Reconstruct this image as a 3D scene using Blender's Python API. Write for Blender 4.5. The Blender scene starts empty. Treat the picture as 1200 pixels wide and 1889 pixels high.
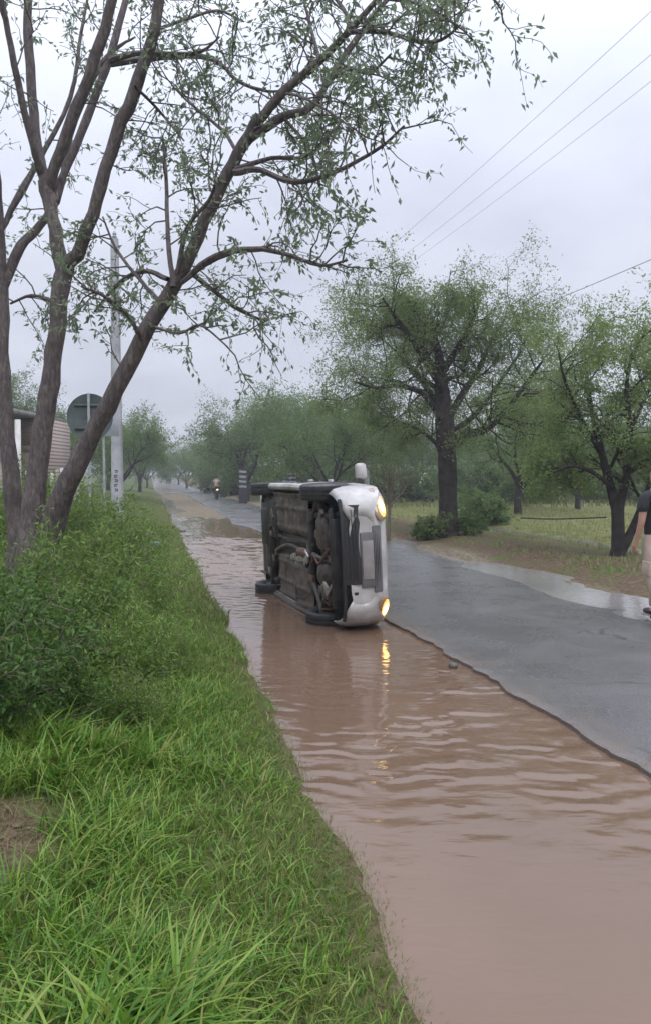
import bpy, bmesh, math, random
import numpy as np
from mathutils import Vector, Matrix
R = math.radians
sc = bpy.context.scene
col = sc.collection
PI = math.pi

# ------------------------------------------------------------------ camera, sky, sun, exposure
CAM_H, FOC, HOR = 1.7, 1450.0, 880.0
PITCH = math.atan((944.5-HOR)/FOC)
cd = bpy.data.cameras.new('camera'); cam = bpy.data.objects.new('camera', cd); col.objects.link(cam)
cd.sensor_fit = 'VERTICAL'; cd.sensor_height = 24.0; cd.lens = 24.0*FOC/1889.0
cd.clip_start = 0.05; cd.clip_end = 3000
cam.location = (0, 0, CAM_H); cam.rotation_euler = (R(90)-PITCH, 0, 0)
sc.camera = cam

w = bpy.data.worlds.new('World'); sc.world = w; w.use_nodes = True
nt = w.node_tree; nt.nodes.clear()
def N(t, kind, **kw):
    n = t.nodes.new(kind)
    for k, v in kw.items(): setattr(n, k, v)
    return n
SUN_EL, SUN_ROT = R(55), R(200)
wo = N(nt, 'ShaderNodeOutputWorld')
sky = N(nt, 'ShaderNodeTexSky', sky_type='NISHITA', sun_disc=False)
sky.sun_elevation = SUN_EL; sky.sun_rotation = SUN_ROT; sky.air_density = 1.5; sky.dust_density = 1.0
b1 = N(nt, 'ShaderNodeBackground'); b1.inputs[1].default_value = 0.10
nt.links.new(sky.outputs[0], b1.inputs[0])
tc = N(nt, 'ShaderNodeTexCoord')
sep = N(nt, 'ShaderNodeSeparateXYZ'); nt.links.new(tc.outputs['Generated'], sep.inputs[0])
# cloud deck: project direction on a plane overhead so that clouds flatten to the horizon
mz = N(nt, 'ShaderNodeMath', operation='MAXIMUM'); nt.links.new(sep.outputs[2], mz.inputs[0]); mz.inputs[1].default_value = 0.0
az = N(nt, 'ShaderNodeMath', operation='ADD'); nt.links.new(mz.outputs[0], az.inputs[0]); az.inputs[1].default_value = 0.22
dv = N(nt, 'ShaderNodeVectorMath', operation='DIVIDE'); nt.links.new(tc.outputs['Generated'], dv.inputs[0])
cb = N(nt, 'ShaderNodeCombineXYZ')
for i in range(3): nt.links.new(az.outputs[0], cb.inputs[i])
nt.links.new(cb.outputs[0], dv.inputs[1])
ns = N(nt, 'ShaderNodeTexNoise'); ns.inputs['Scale'].default_value = 1.5; ns.inputs['Detail'].default_value = 5; ns.inputs['Roughness'].default_value = 0.5
nt.links.new(dv.outputs[0], ns.inputs['Vector'])
cr = N(nt, 'ShaderNodeValToRGB')
cr.color_ramp.elements[0].position = 0.36; cr.color_ramp.elements[0].color = (0.60, 0.632, 0.75, 1)
cr.color_ramp.elements[1].position = 0.60; cr.color_ramp.elements[1].color = (0.72, 0.755, 0.875, 1)
nt.links.new(ns.outputs[0], cr.inputs[0])
# an overcast sky is brighter towards the zenith
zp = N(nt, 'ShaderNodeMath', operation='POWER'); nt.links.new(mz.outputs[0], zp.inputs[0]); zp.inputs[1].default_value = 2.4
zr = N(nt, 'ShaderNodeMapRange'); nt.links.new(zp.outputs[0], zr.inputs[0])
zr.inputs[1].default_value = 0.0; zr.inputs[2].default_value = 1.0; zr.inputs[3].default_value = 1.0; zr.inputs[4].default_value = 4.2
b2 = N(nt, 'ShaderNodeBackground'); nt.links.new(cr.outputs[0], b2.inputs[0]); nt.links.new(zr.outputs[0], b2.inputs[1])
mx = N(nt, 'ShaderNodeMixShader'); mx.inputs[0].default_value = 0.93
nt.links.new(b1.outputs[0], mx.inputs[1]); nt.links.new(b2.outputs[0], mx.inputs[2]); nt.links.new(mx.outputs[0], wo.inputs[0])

sd = bpy.data.lights.new('sun', 'SUN'); sd.energy = 1.5; sd.angle = R(35); sd.color = (1, .97, .93)
so = bpy.data.objects.new('sun', sd); col.objects.link(so)
so.rotation_euler = (R(35), 0, R(20)); so.location = (0, 0, 30)
vs = sc.view_settings; vs.view_transform = 'Standard'; vs.look = 'None'; vs.exposure = 0.0; vs.gamma = 1.0
vs.use_curve_mapping = False
sc.cycles.max_bounces = 5; sc.cycles.diffuse_bounces = 3; sc.cycles.glossy_bounces = 3; sc.cycles.volume_bounces = 0; sc.cycles.transparent_max_bounces = 6
sc.cycles.sample_clamp_indirect = 4.0

# ------------------------------------------------------------------ helpers
def P(x, y, Y):
    """world point seen at photograph pixel (x, y) at distance Y in front of the camera"""
    dx = (x-600)/FOC; dy = (944.5-y)/FOC
    fy = math.cos(PITCH)+dy*math.sin(PITCH); fz = -math.sin(PITCH)+dy*math.cos(PITCH)
    t = Y/fy
    return np.array([dx*t, Y, CAM_H+fz*t])
def tag(o, label=None, cat=None, group=None, kind=None):
    if label: o['label'] = label
    if cat: o['category'] = cat
    if group: o['group'] = group
    if kind: o['kind'] = kind
    return o
def empty(name, loc=(0, 0, 0), rz=0):
    o = bpy.data.objects.new(name, None); col.objects.link(o); o.location = loc; o.rotation_euler = (0, 0, rz); o.empty_display_size = .1
    return o
def copy_tree(o, parent=None):
    c = o.copy(); col.objects.link(c); c.parent = parent
    for k in ('label', 'category', 'group', 'kind'):
        if k in o: c[k] = o[k]
    for ch in list(o.children): copy_tree(ch, c)
    return c
def mesh_np(name, V, faces, mat, parent=None, smooth=False):
    """V (n,3); faces: list of int arrays, each (m,k)"""
    V = np.asarray(V, dtype=np.float32)
    fl = [np.asarray(f, dtype=np.int32) for f in faces if len(f)]
    me = bpy.data.meshes.new(name)
    me.vertices.add(len(V)); me.vertices.foreach_set('co', V.ravel())
    nl = sum(f.size for f in fl); npoly = sum(len(f) for f in fl)
    me.loops.add(nl); me.polygons.add(npoly)
    me.loops.foreach_set('vertex_index', np.concatenate([f.ravel() for f in fl]))
    tot = np.concatenate([np.full(len(f), f.shape[1], np.int32) for f in fl])
    st = np.concatenate([[0], np.cumsum(tot)[:-1]]).astype(np.int32)
    me.polygons.foreach_set('loop_start', st); me.polygons.foreach_set('loop_total', tot)
    if smooth: me.polygons.foreach_set('use_smooth', np.ones(npoly, bool))
    me.update(calc_edges=True)
    if mat: me.materials.append(mat)
    o = bpy.data.objects.new(name, me); col.objects.link(o)
    if parent: o.parent = parent
    return o
class MB:
    """collects boxes, tubes, lathes into one mesh"""
    def __init__(s): s.V = []; s.F3 = []; s.F4 = []; s.n = 0
    def add(s, V, F4=None, F3=None):
        V = np.asarray(V, float)
        if F4 is not None and len(F4): s.F4.append(np.asarray(F4, int)+s.n)
        if F3 is not None and len(F3): s.F3.append(np.asarray(F3, int)+s.n)
        s.V.append(V); s.n += len(V)
    def box(s, c, size, rot=None, bev=0.0):
        c = np.asarray(c, float); h = np.asarray(size, float)/2
        b = min(bev, *(h*.9)) if bev else 0
        bm = bmesh.new(); bmesh.ops.create_cube(bm, size=1)
        for v in bm.verts: v.co = Vector((v.co.x*2*h[0], v.co.y*2*h[1], v.co.z*2*h[2]))
        if b: bmesh.ops.bevel(bm, geom=list(bm.edges), offset=b, segments=2, affect='EDGES', profile=.5)
        bm.verts.index_update()
        V = np.array([v.co[:] for v in bm.verts])
        f4 = [[v.index for v in f.verts] for f in bm.faces if len(f.verts) == 4]
        f3 = [[v.index for v in f.verts] for f in bm.faces if len(f.verts) == 3]
        bm.free()
        if rot is not None: V = V @ np.array(rot).T
        s.add(V+c, f4, f3)
    def tube(s, pts, rad, k=8, cap=True):
        P_ = np.asarray(pts, float); n = len(P_)
        r = np.full(n, rad, float) if np.isscalar(rad) else np.asarray(rad, float)
        T = np.gradient(P_, axis=0); T /= np.linalg.norm(T, axis=1)[:, None]+1e-9
        a = np.array([0, 0, 1.]) if abs(T[0][2]) < .9 else np.array([1., 0, 0])
        Nn = np.cross(T[0], a); Nn /= np.linalg.norm(Nn)
        ang = np.arange(k)*2*PI/k; ca, sa = np.cos(ang)[:, None], np.sin(ang)[:, None]
        V = []
        for i in range(n):
            Nn = Nn-T[i]*np.dot(Nn, T[i]); Nn /= np.linalg.norm(Nn)+1e-9
            B = np.cross(T[i], Nn)
            V.append(P_[i]+r[i]*(ca*Nn+sa*B))
        V = np.concatenate(V)
        i = np.arange(n-1)[:, None]*k; j = np.arange(k)[None, :]; j2 = (j+1) % k
        F = np.stack([i+j, i+j2, i+k+j2, i+k+j], -1).reshape(-1, 4)
        F3 = []
        if cap:
            m = len(V); V = np.concatenate([V, P_[[0, -1]]])
            F3 = [[m, (q+1) % k, q] for q in range(k)]+[[m+1, (n-1)*k+q, (n-1)*k+(q+1) % k] for q in range(k)]
        s.add(V, F, F3)
    def lathe(s, prof, c=(0, 0, 0), axis='z', k=32, rot=None):
        """prof: list (radius, height)"""
        pr = np.asarray(prof, float); n = len(pr); ang = np.arange(k)*2*PI/k
        V = np.stack([pr[:, 0][:, None]*np.cos(ang), pr[:, 0][:, None]*np.sin(ang), np.repeat(pr[:, 1][:, None], k, 1)], -1).reshape(-1, 3)
        if axis == 'y': V = V[:, [0, 2, 1]]
        if axis == 'x': V = V[:, [2, 0, 1]]
        if rot is not None: V = V @ np.array(rot).T
        i = np.arange(n-1)[:, None]*k; j = np.arange(k)[None, :]; j2 = (j+1) % k
        F = np.stack([i+j, i+j2, i+k+j2, i+k+j], -1).reshape(-1, 4)
        s.add(V+np.asarray(c, float), F)
    def ell(s, c, r, rot=None, k=16, m=10):
        th = np.linspace(0, PI, m+1); pr = np.stack([np.sin(th), -np.cos(th)], 1)
        ang = np.arange(k)*2*PI/k
        V = np.stack([pr[:, 0][:, None]*np.cos(ang), pr[:, 0][:, None]*np.sin(ang), np.repeat(pr[:, 1][:, None], k, 1)], -1).reshape(-1, 3)*np.asarray(r, float)
        if rot is not None: V = V @ np.array(rot).T
        i = np.arange(m)[:, None]*k; j = np.arange(k)[None, :]; j2 = (j+1) % k
        s.add(V+np.asarray(c, float), np.stack([i+j, i+j2, i+k+j2, i+k+j], -1).reshape(-1, 4))
    def build(s, name, mat, parent=None, smooth=True):
        f = []
        if s.F4: f.append(np.concatenate(s.F4))
        if s.F3: f.append(np.concatenate(s.F3))
        o = mesh_np(name, np.concatenate(s.V), f, mat, parent, smooth)
        if smooth:
            try: o.data.set_sharp_from_angle(angle=R(38))
            except Exception: pass
        return o
def rotm(ax, a):
    return np.array(Matrix.Rotation(a, 3, ax))
def ss(a, b, x):
    t = np.clip((np.asarray(x, float)-a)/(b-a), 0, 1); return t*t*(3-2*t)
_rg = np.random.default_rng(5)
_perm = _rg.random((64, 64))
def vnoise(x, y):
    x = np.asarray(x, float); y = np.asarray(y, float)
    xi = np.floor(x).astype(int); yi = np.floor(y).astype(int); fx = x-xi; fy = y-yi
    fx = fx*fx*(3-2*fx); fy = fy*fy*(3-2*fy)
    g = lambda a, b: _perm[a % 64, b % 64]
    return (g(xi, yi)*(1-fx)+g(xi+1, yi)*fx)*(1-fy)+(g(xi, yi+1)*(1-fx)+g(xi+1, yi+1)*fx)*fy
def fbm(x, y, o=3):
    s = 0; a = .5
    for i in range(o): s = s+a*(vnoise(x*2**i+i*7.3, y*2**i+i*3.1)-.5); a *= .5
    return s

# ------------------------------------------------------------------ materials
def material(name):
    m = bpy.data.materials.new(name); m.use_nodes = True; t = m.node_tree; t.nodes.clear()
    o = N(t, 'ShaderNodeOutputMaterial'); p = N(t, 'ShaderNodeBsdfPrincipled'); t.links.new(p.outputs[0], o.inputs[0])
    return m, t, p, o
def noise_node(t, scale, detail=4, rough=.55, vec=None, dist=0.0):
    n = N(t, 'ShaderNodeTexNoise'); n.inputs['Scale'].default_value = scale; n.inputs['Detail'].default_value = detail
    n.inputs['Roughness'].default_value = rough; n.inputs['Distortion'].default_value = dist
    if vec is None:
        g = N(t, 'ShaderNodeTexCoord'); vec = g.outputs['Object']
    t.links.new(vec, n.inputs['Vector']); return n
def ramp(t, src, stops):
    r = N(t, 'ShaderNodeValToRGB'); e = r.color_ramp.elements
    while len(e) < len(stops): e.new(.5)
    for q, (pos, c) in zip(e, stops):
        q.position = pos; q.color = (*c, 1) if len(c) == 3 else c
    t.links.new(src, r.inputs[0]); return r
def g3(v): return (v, v, v)
def simple(name, c1, c2=None, scale=8, rough=.6, metal=0, bump=0, bscale=60, spec=.5, coat=0, detail=5):
    m, t, p, o = material(name)
    if c2 is None: p.inputs['Base Color'].default_value = (*c1, 1)
    else:
        n = noise_node(t, scale, detail); r = ramp(t, n.outputs[0], [(.35, c1), (.65, c2)]); t.links.new(r.outputs[0], p.inputs['Base Color'])
    p.inputs['Roughness'].default_value = rough; p.inputs['Metallic'].default_value = metal
    p.inputs['Specular IOR Level'].default_value = spec; p.inputs['Coat Weight'].default_value = coat; p.inputs['Coat Roughness'].default_value = .08
    if bump:
        n2 = noise_node(t, bscale, 6); b = N(t, 'ShaderNodeBump'); b.inputs['Strength'].default_value = bump; b.inputs['Distance'].default_value = .02
        t.links.new(n2.outputs[0], b.inputs['Height']); t.links.new(b.outputs[0], p.inputs['Normal'])
    return m
def leafmat(name, cols, trans=.35, rough=.5, spec=.35):
    m = bpy.data.materials.new(name); m.use_nodes = True; t = m.node_tree; t.nodes.clear()
    o = N(t, 'ShaderNodeOutputMaterial'); p = N(t, 'ShaderNodeBsdfPrincipled'); tr = N(t, 'ShaderNodeBsdfTranslucent'); mx = N(t, 'ShaderNodeMixShader')
    g = N(t, 'ShaderNodeNewGeometry')
    k = len(cols); r = ramp(t, g.outputs['Random Per Island'], [(i/max(1, k-1), c) for i, c in enumerate(cols)])
    oi = N(t, 'ShaderNodeObjectInfo'); hs = N(t, 'ShaderNodeHueSaturation')
    mr = N(t, 'ShaderNodeMapRange'); t.links.new(oi.outputs['Random'], mr.inputs[0]); mr.inputs[3].default_value = .82; mr.inputs[4].default_value = 1.18
    t.links.new(mr.outputs[0], hs.inputs['Value']); t.links.new(r.outputs[0], hs.inputs['Color'])
    t.links.new(hs.outputs[0], p.inputs['Base Color']); t.links.new(hs.outputs[0], tr.inputs[0])
    p.inputs['Roughness'].default_value = rough; p.inputs['Specular IOR Level'].default_value = spec
    mx.inputs[0].default_value = trans; t.links.new(p.outputs[0], mx.inputs[1]); t.links.new(tr.outputs[0], mx.inputs[2]); t.links.new(mx.outputs[0], o.inputs[0])
    return m
M = {}
m, t, p, o = material('bark'); M['bark'] = m
tcb = N(t, 'ShaderNodeTexCoord'); mpb = N(t, 'ShaderNodeMapping'); mpb.inputs['Scale'].default_value = (1, 1, .28); t.links.new(tcb.outputs['Object'], mpb.inputs[0])
n1 = noise_node(t, 38, 6, .65, mpb.outputs[0], .6); n2 = noise_node(t, 5, 4, .6)
r1 = ramp(t, n1.outputs[0], [(.32, (.058, .047, .045)), (.5, (.11, .091, .087)), (.7, (.19, .165, .155))])
r2 = ramp(t, n2.outputs[0], [(.35, (.65, .62, .64)), (.6, (1.05, 1.0, 1.0)), (.8, (1.15, 1.2, 1.05))])
mb_ = N(t, 'ShaderNodeMix', data_type='RGBA', blend_type='MULTIPLY'); mb_.inputs[0].default_value = 1; t.links.new(r1.outputs[0], mb_.inputs[6]); t.links.new(r2.outputs[0], mb_.inputs[7]); t.links.new(mb_.outputs[2], p.inputs['Base Color'])
p.inputs['Roughness'].default_value = .75; p.inputs['Specular IOR Level'].default_value = .4
bb_ = N(t, 'ShaderNodeBump'); bb_.inputs['Strength'].default_value = 1.0; bb_.inputs['Distance'].default_value = .02; t.links.new(n1.outputs[0], bb_.inputs['Height']); t.links.new(bb_.outputs[0], p.inputs['Normal'])
M['bark_far'] = simple('bark_far', (.022, .018, .017), (.055, .046, .042), 6, .9, bump=.6, bscale=25, spec=.2)
M['twig'] = simple('twig', (.10, .075, .055), (.16, .12, .09), 12, .8)
M['leaf_near'] = leafmat('leaf_near', [(.13, .175, .105), (.18, .235, .135), (.23, .28, .165)], .62)
M['leaf_tree'] = leafmat('leaf_tree', [(.15, .225, .065), (.205, .29, .09), (.27, .34, .13)], .58)
M['leaf_far'] = leafmat('leaf_far', [(.085, .155, .04), (.13, .215, .058), (.185, .26, .08)], .48)
M['leaf_shrub'] = leafmat('leaf_shrub', [(.045, .105, .02), (.08, .165, .03), (.13, .225, .045)], .40, .45)
M['leaf_weed'] = leafmat('leaf_weed', [(.09, .17, .028), (.14, .235, .04), (.21, .30, .065)], .35, .45)
M['leaf_fieldshrub'] = leafmat('leaf_fieldshrub', [(.07, .13, .035), (.11, .18, .055), (.17, .22, .08)], .42)
M['grass'] = leafmat('grass', [(.045, .12, .014), (.09, .205, .02), (.14, .265, .028), (.21, .305, .05), (.25, .26, .075)], .34, .45, .4)
M['grass_dry'] = leafmat('grass_dry', [(.085, .155, .024), (.12, .19, .034), (.17, .205, .055), (.22, .185, .085)], .3, .6, .2)
M['grass_dead'] = leafmat('grass_dead', [(.10, .07, .04), (.19, .14, .08), (.26, .20, .12)], .15, .7, .2)
M['grass_field'] = leafmat('grass_field', [(.11, .15, .045), (.17, .18, .07), (.24, .22, .10)], .25, .6, .2)

# ------------------------------------------------------------------ ground shape (u is measured square to the road)
SL = 0.224
def UX(u, Y): return u-SL*Y
def edge_noise(Y): return -.10*(1-ss(1.5, 3.4, Y))+.10*(fbm(Y*1.5+3, Y*0+1.7, 3)*2)+.03*fbm(Y*6+3, Y*0+5.7, 2)*2+.05*fbm(Y*.5+3, Y*0+8.7, 2)*2+.10*np.sin(Y*.55+.6)*ss(6, 20, Y)*.5
def rise(Y): return 2.2*ss(90, 260, Y)
LK = [-3, -.7, -.3, 0, .15, .5, 1.5, 3, 6, 20, 60, 400]
LV = [-.09, -.08, -.05, .0, .045, .12, .28, .45, .6, .55, .7, 2]
RK = [-.5, 0, .30, .62, .95, 1.6, 2.6, 4.2, 4.75, 5.1, 5.7, 10, 40, 120, 500]
RV = [-.03, -.03, -.03, .012, .06, .13, .13, .07, -.02, .02, .10, .14, .2, .4, 3]
def ground_h(u, Y):
    u = np.asarray(u, float); Y = np.asarray(Y, float)
    d = .87+edge_noise(Y)-u
    hl = np.interp(d, LK, LV)
    hl = hl+ss(.1, .8, d)*(.10*fbm(u*1.1, Y*.9, 3)+.03*fbm(u*5, Y*5, 2))
    hl = hl+.35*np.exp(-((u+.1)/.55)**2-((Y-19.5)/2.5)**2)           # spoil heap on the verge by the pole
    Yn = Y+9*fbm(u*1.1+4, Y*.22, 3); un = u+.9*fbm(u*.8+1, Y*.25+6, 3)
    bar = ss(28, 36, Yn)*ss(1.1, 2.0, un)*(1-ss(3.2, 3.8, u))*.11 + ss(60, 70, Y)*.10*ss(.5, 1.0, u)*(1-ss(3.2, 3.8, u))
    bar = bar*(1-ss(74, 86, Y))
    hl = hl+bar*(1+.5*fbm(u*2, Y*.7, 2))
    du = u-6.35+.75*fbm(Y*.40+9, Y*0+4.4, 3)*ss(6.0, 6.6, u)
    hr = np.interp(du, RK, RV)+ss(.5, 1.6, du)*(.10*fbm(u*.8, Y*.8, 3))+ss(6.15, 6.5, u)*(1-ss(8, 9, u))*(.15*fbm(u*2.6+5, Y*.9+3, 4)+.10*fbm(u*.9, Y*.5+13, 2)+.030+.09*ss(15.2, 16.2, Y)*(1-ss(18.6, 19.4, Y))+.09*ss(21, 22, Y))
    return np.where(u < 4.5, hl, hr)+rise(Y)
def on_ground(x, Y): return float(ground_h(x+SL*Y, Y))
def axis(spans):
    out = [spans[0][0]]
    for a, b, s in spans:
        n = max(1, int(round((b-a)/s))); out += list(a+(b-a)*np.arange(1, n+1)/n)
    return np.array(out)
def sheet(name, us, Ys, zf, mat, smooth=True):
    U, Yg = np.meshgrid(us, Ys); Z = zf(U, Yg)
    V = np.stack([UX(U, Yg), Yg, Z], -1).reshape(-1, 3)
    n, m = U.shape; i = np.arange(n-1)[:, None]*m; j = np.arange(m-1)[None, :]
    F = np.stack([i+j, i+j+1, i+m+j+1, i+m+j], -1).reshape(-1, 4)
    return mesh_np(name, V, [F], mat, None, smooth)
Ys = axis([(-30, -2, 2), (-2, 12, .1), (12, 40, .25), (40, 100, 1), (100, 300, 6), (300, 1500, 100)])
us = axis([(-700, -60, 80), (-60, -10, 4), (-10, -3, .5), (-3, 3.6, .07), (3.6, 6.2, .4), (6.2, 12.5, .09), (12.5, 30, .8), (30, 90, 5), (90, 900, 90)])
# ground material: wet soil with green growth and gravel, by noise and by where the verge, bar and field lie
m, t, p, o = material('ground_soil'); M['ground'] = m
geo = N(t, 'ShaderNodeNewGeometry'); sx = N(t, 'ShaderNodeSeparateXYZ'); t.links.new(geo.outputs['Position'], sx.inputs[0])
mu = N(t, 'ShaderNodeMath', operation='MULTIPLY_ADD'); t.links.new(sx.outputs[1], mu.inputs[0]); mu.inputs[1].default_value = SL; t.links.new(sx.outputs[0], mu.inputs[2])
n1 = noise_node(t, 1.6, 8, .65, geo.outputs['Position']); n2 = noise_node(t, 14, 6, .6, geo.outputs['Position']); n3 = noise_node(t, .35, 4, .6, geo.outputs['Position'])
soil = ramp(t, n2.outputs[0], [(.3, (.055, .037, .024)), (.5, (.105, .074, .048)), (.7, (.165, .122, .086))])
green = ramp(t, n2.outputs[0], [(.3, (.04, .075, .016)), (.7, (.09, .13, .03))])
field = ramp(t, n1.outputs[0], [(.35, (.085, .115, .03)), (.65, (.19, .175, .075))])
gm = ramp(t, n1.outputs[0], [(.50, (0, 0, 0)), (.64, (1, 1, 1))])
mixl = N(t, 'ShaderNodeMix', data_type='RGBA'); vl = N(t, 'ShaderNodeMapRange'); t.links.new(mu.outputs[0], vl.inputs[0]); vl.inputs[1].default_value = .95; vl.inputs[2].default_value = .35; vl.inputs[4].default_value = .75
vmx = N(t, 'ShaderNodeMath', operation='MAXIMUM'); t.links.new(gm.outputs[0], vmx.inputs[0]); t.links.new(vl.outputs[0], vmx.inputs[1])
pd = N(t, 'ShaderNodeVectorMath', operation='DISTANCE'); t.links.new(geo.outputs['Position'], pd.inputs[0]); pd.inputs[1].default_value = (-1.34, 3.05, .33)
pdn = N(t, 'ShaderNodeMath', operation='MULTIPLY_ADD'); t.links.new(n2.outputs[0], pdn.inputs[0]); pdn.inputs[1].default_value = .3; t.links.new(pd.outputs['Value'], pdn.inputs[2])
pm = N(t, 'ShaderNodeMapRange'); t.links.new(pdn.outputs[0], pm.inputs[0]); pm.inputs[1].default_value = .40; pm.inputs[2].default_value = .60
vfin = N(t, 'ShaderNodeMath', operation='MULTIPLY'); t.links.new(vmx.outputs[0], vfin.inputs[0]); t.links.new(pm.outputs[0], vfin.inputs[1])
t.links.new(vfin.outputs[0], mixl.inputs[0]); t.links.new(soil.outputs[0], mixl.inputs[6]); t.links.new(green.outputs[0], mixl.inputs[7])
fr = N(t, 'ShaderNodeMapRange'); t.links.new(mu.outputs[0], fr.inputs[0]); fr.inputs[1].default_value = 8.8; fr.inputs[2].default_value = 11.0
mixf = N(t, 'ShaderNodeMix', data_type='RGBA'); t.links.new(fr.outputs[0], mixf.inputs[0]); t.links.new(mixl.outputs[2], mixf.inputs[6]); t.links.new(field.outputs[0], mixf.inputs[7])
t.links.new(mixf.outputs[2], p.inputs['Base Color']); p.inputs['Roughness'].default_value = .9; p.inputs['Specular IOR Level'].default_value = .12
bp = N(t, 'ShaderNodeBump'); bp.inputs['Strength'].default_value = .8; bp.inputs['Distance'].default_value = .04; t.links.new(n2.outputs[0], bp.inputs['Height']); t.links.new(bp.outputs[0], p.inputs['Normal'])
# bare gravel on the shoulder between verge and asphalt
ga = N(t, 'ShaderNodeMapRange'); t.links.new(mu.outputs[0], ga.inputs[0]); ga.inputs[1].default_value = .95; ga.inputs[2].default_value = 1.3
gb = N(t, 'ShaderNodeMapRange'); t.links.new(mu.outputs[0], gb.inputs[0]); gb.inputs[1].default_value = 6.9; gb.inputs[2].default_value = 6.5
gc = N(t, 'ShaderNodeMath', operation='MULTIPLY'); t.links.new(ga.outputs[0], gc.inputs[0]); t.links.new(gb.outputs[0], gc.inputs[1])
grv = ramp(t, n2.outputs[0], [(.3, (.085, .068, .045)), (.5, (.15, .125, .085)), (.72, (.27, .235, .185))])
mixg = N(t, 'ShaderNodeMix', data_type='RGBA'); t.links.new(gc.outputs[0], mixg.inputs[0]); t.links.new(mixf.outputs[2], mixg.inputs[6]); t.links.new(grv.outputs[0], mixg.inputs[7])
t.links.new(mixg.outputs[2], p.inputs['Base Color'])
tag(sheet('ground', us, Ys, ground_h, M['ground']), kind='structure')

# ------------------------------------------------------------------ road
m, t, p, o = material('wet_asphalt'); M['asphalt'] = m
geo = N(t, 'ShaderNodeNewGeometry')
na = noise_node(t, 70, 4, .75, geo.outputs['Position']); nb = noise_node(t, .9, 5, .6, geo.outputs['Position']); nc = noise_node(t, 4.5, 6, .6, geo.outputs['Position'])
ca = ramp(t, na.outputs[0], [(.3, (.062, .060, .060)), (.5, (.100, .097, .097)), (.72, (.23, .22, .215))])
cbm = N(t, 'ShaderNodeMix', data_type='RGBA', blend_type='MULTIPLY'); cbm.inputs[0].default_value = 1
cc = ramp(t, nb.outputs[0], [(.3, g3(.72)), (.7, g3(1.1))]); t.links.new(ca.outputs[0], cbm.inputs[6]); t.links.new(cc.outputs[0], cbm.inputs[7])
wv = N(t, 'ShaderNodeVectorMath', operation='MULTIPLY_ADD'); nw = noise_node(t, 1.3, 4, .6, geo.outputs['Position']); t.links.new(nw.outputs['Color'], wv.inputs[0]); wv.inputs[1].default_value = (.9, .9, 0); t.links.new(geo.outputs['Position'], wv.inputs[2])
vo = N(t, 'ShaderNodeTexVoronoi', feature='DISTANCE_TO_EDGE'); vo.inputs['Scale'].default_value = .55; t.links.new(wv.outputs[0], vo.inputs['Vector'])
ck = ramp(t, vo.outputs['Distance'], [(.0, g3(1)), (.012, g3(0))]); ckm = ramp(t, nb.outputs[0], [(.50, g3(0)), (.60, g3(.75))])
ckx = N(t, 'ShaderNodeMath', operation='MULTIPLY'); t.links.new(ck.outputs[0], ckx.inputs[0]); t.links.new(ckm.outputs[0], ckx.inputs[1])
mck = N(t, 'ShaderNodeMix', data_type='RGBA'); t.links.new(ckx.outputs[0], mck.inputs[0]); t.links.new(cbm.outputs[2], mck.inputs[6]); mck.inputs[7].default_value = (.02, .02, .02, 1)
sxr = N(t, 'ShaderNodeSeparateXYZ'); t.links.new(geo.outputs['Position'], sxr.inputs[0]); mur = N(t, 'ShaderNodeMath', operation='MULTIPLY_ADD'); t.links.new(sxr.outputs[1], mur.inputs[0]); mur.inputs[1].default_value = SL; t.links.new(sxr.outputs[0], mur.inputs[2])
mun = N(t, 'ShaderNodeMath', operation='MULTIPLY_ADD'); t.links.new(nc.outputs[0], mun.inputs[0]); mun.inputs[1].default_value = -1.1; t.links.new(mur.outputs[0], mun.inputs[2])
mud = N(t, 'ShaderNodeMapRange'); t.links.new(mun.outputs[0], mud.inputs[0]); mud.inputs[1].default_value = 2.55; mud.inputs[2].default_value = 2.2; mud.inputs[4].default_value = .55
mmd = N(t, 'ShaderNodeMix', data_type='RGBA'); t.links.new(mud.outputs[0], mmd.inputs[0]); t.links.new(mck.outputs[2], mmd.inputs[6]); mmd.inputs[7].default_value = (.15, .11, .08, 1)
t.links.new(mmd.outputs[2], p.inputs['Base Color'])
rr = ramp(t, nb.outputs[0], [(.35, g3(.24)), (.65, g3(.34))]); t.links.new(rr.outputs[0], p.inputs['Roughness'])
p.inputs['Specular IOR Level'].default_value = .5
bp = N(t, 'ShaderNodeBump'); bp.inputs['Strength'].default_value = .30; bp.inputs['Distance'].default_value = .008
t.links.new(na.outputs[0], bp.inputs['Height']); t.links.new(bp.outputs[0], p.inputs['Normal'])
RY = axis([(-8, 2, .5), (2, 30, .06), (30, 110, .5), (110, 400, 10)])
EK = [-8, 8, 10, 20, 24, 26.5, 28, 31, 50, 70, 80, 92, 400]
EV = [2.82, 2.80, 2.78, 3.1, 3.45, 3.3, 2.95, 3.2, 3.4, 3.6, 3.0, .5, .5]
left = np.interp(RY, EK, EV)+.06*fbm(RY*2.2, RY*0+2.1, 3)*2+.045*fbm(RY*8, RY*0+5.1, 3)*2
def road_z(f): return .040+.03*np.sin(np.clip(f, 0, 1)*PI)-.030*ss(.6, 1.0, f)
fr_ = np.concatenate([[0, 0, .008, .03], np.linspace(.08, 1, 16), [1.0]])
V = []
for k, f in enumerate(fr_):
    uu = left+(6.42-left)*f
    z = road_z(f)+rise(RY)+(.006+.09*ss(.62, .85, f))*fbm(uu*1.3+4, RY*.55, 3)
    if k == 0: z = z*0-.12+rise(RY)
    if k == 1: z = z-.012
    if k == len(fr_)-1: z = z*0-.12+rise(RY); 
    V.append(np.stack([UX(uu, RY), RY, z], -1))
V = np.stack(V, 1); n, mm = V.shape[:2]; i = np.arange(n-1)[:, None]*mm; j = np.arange(mm-1)[None, :]
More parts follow.
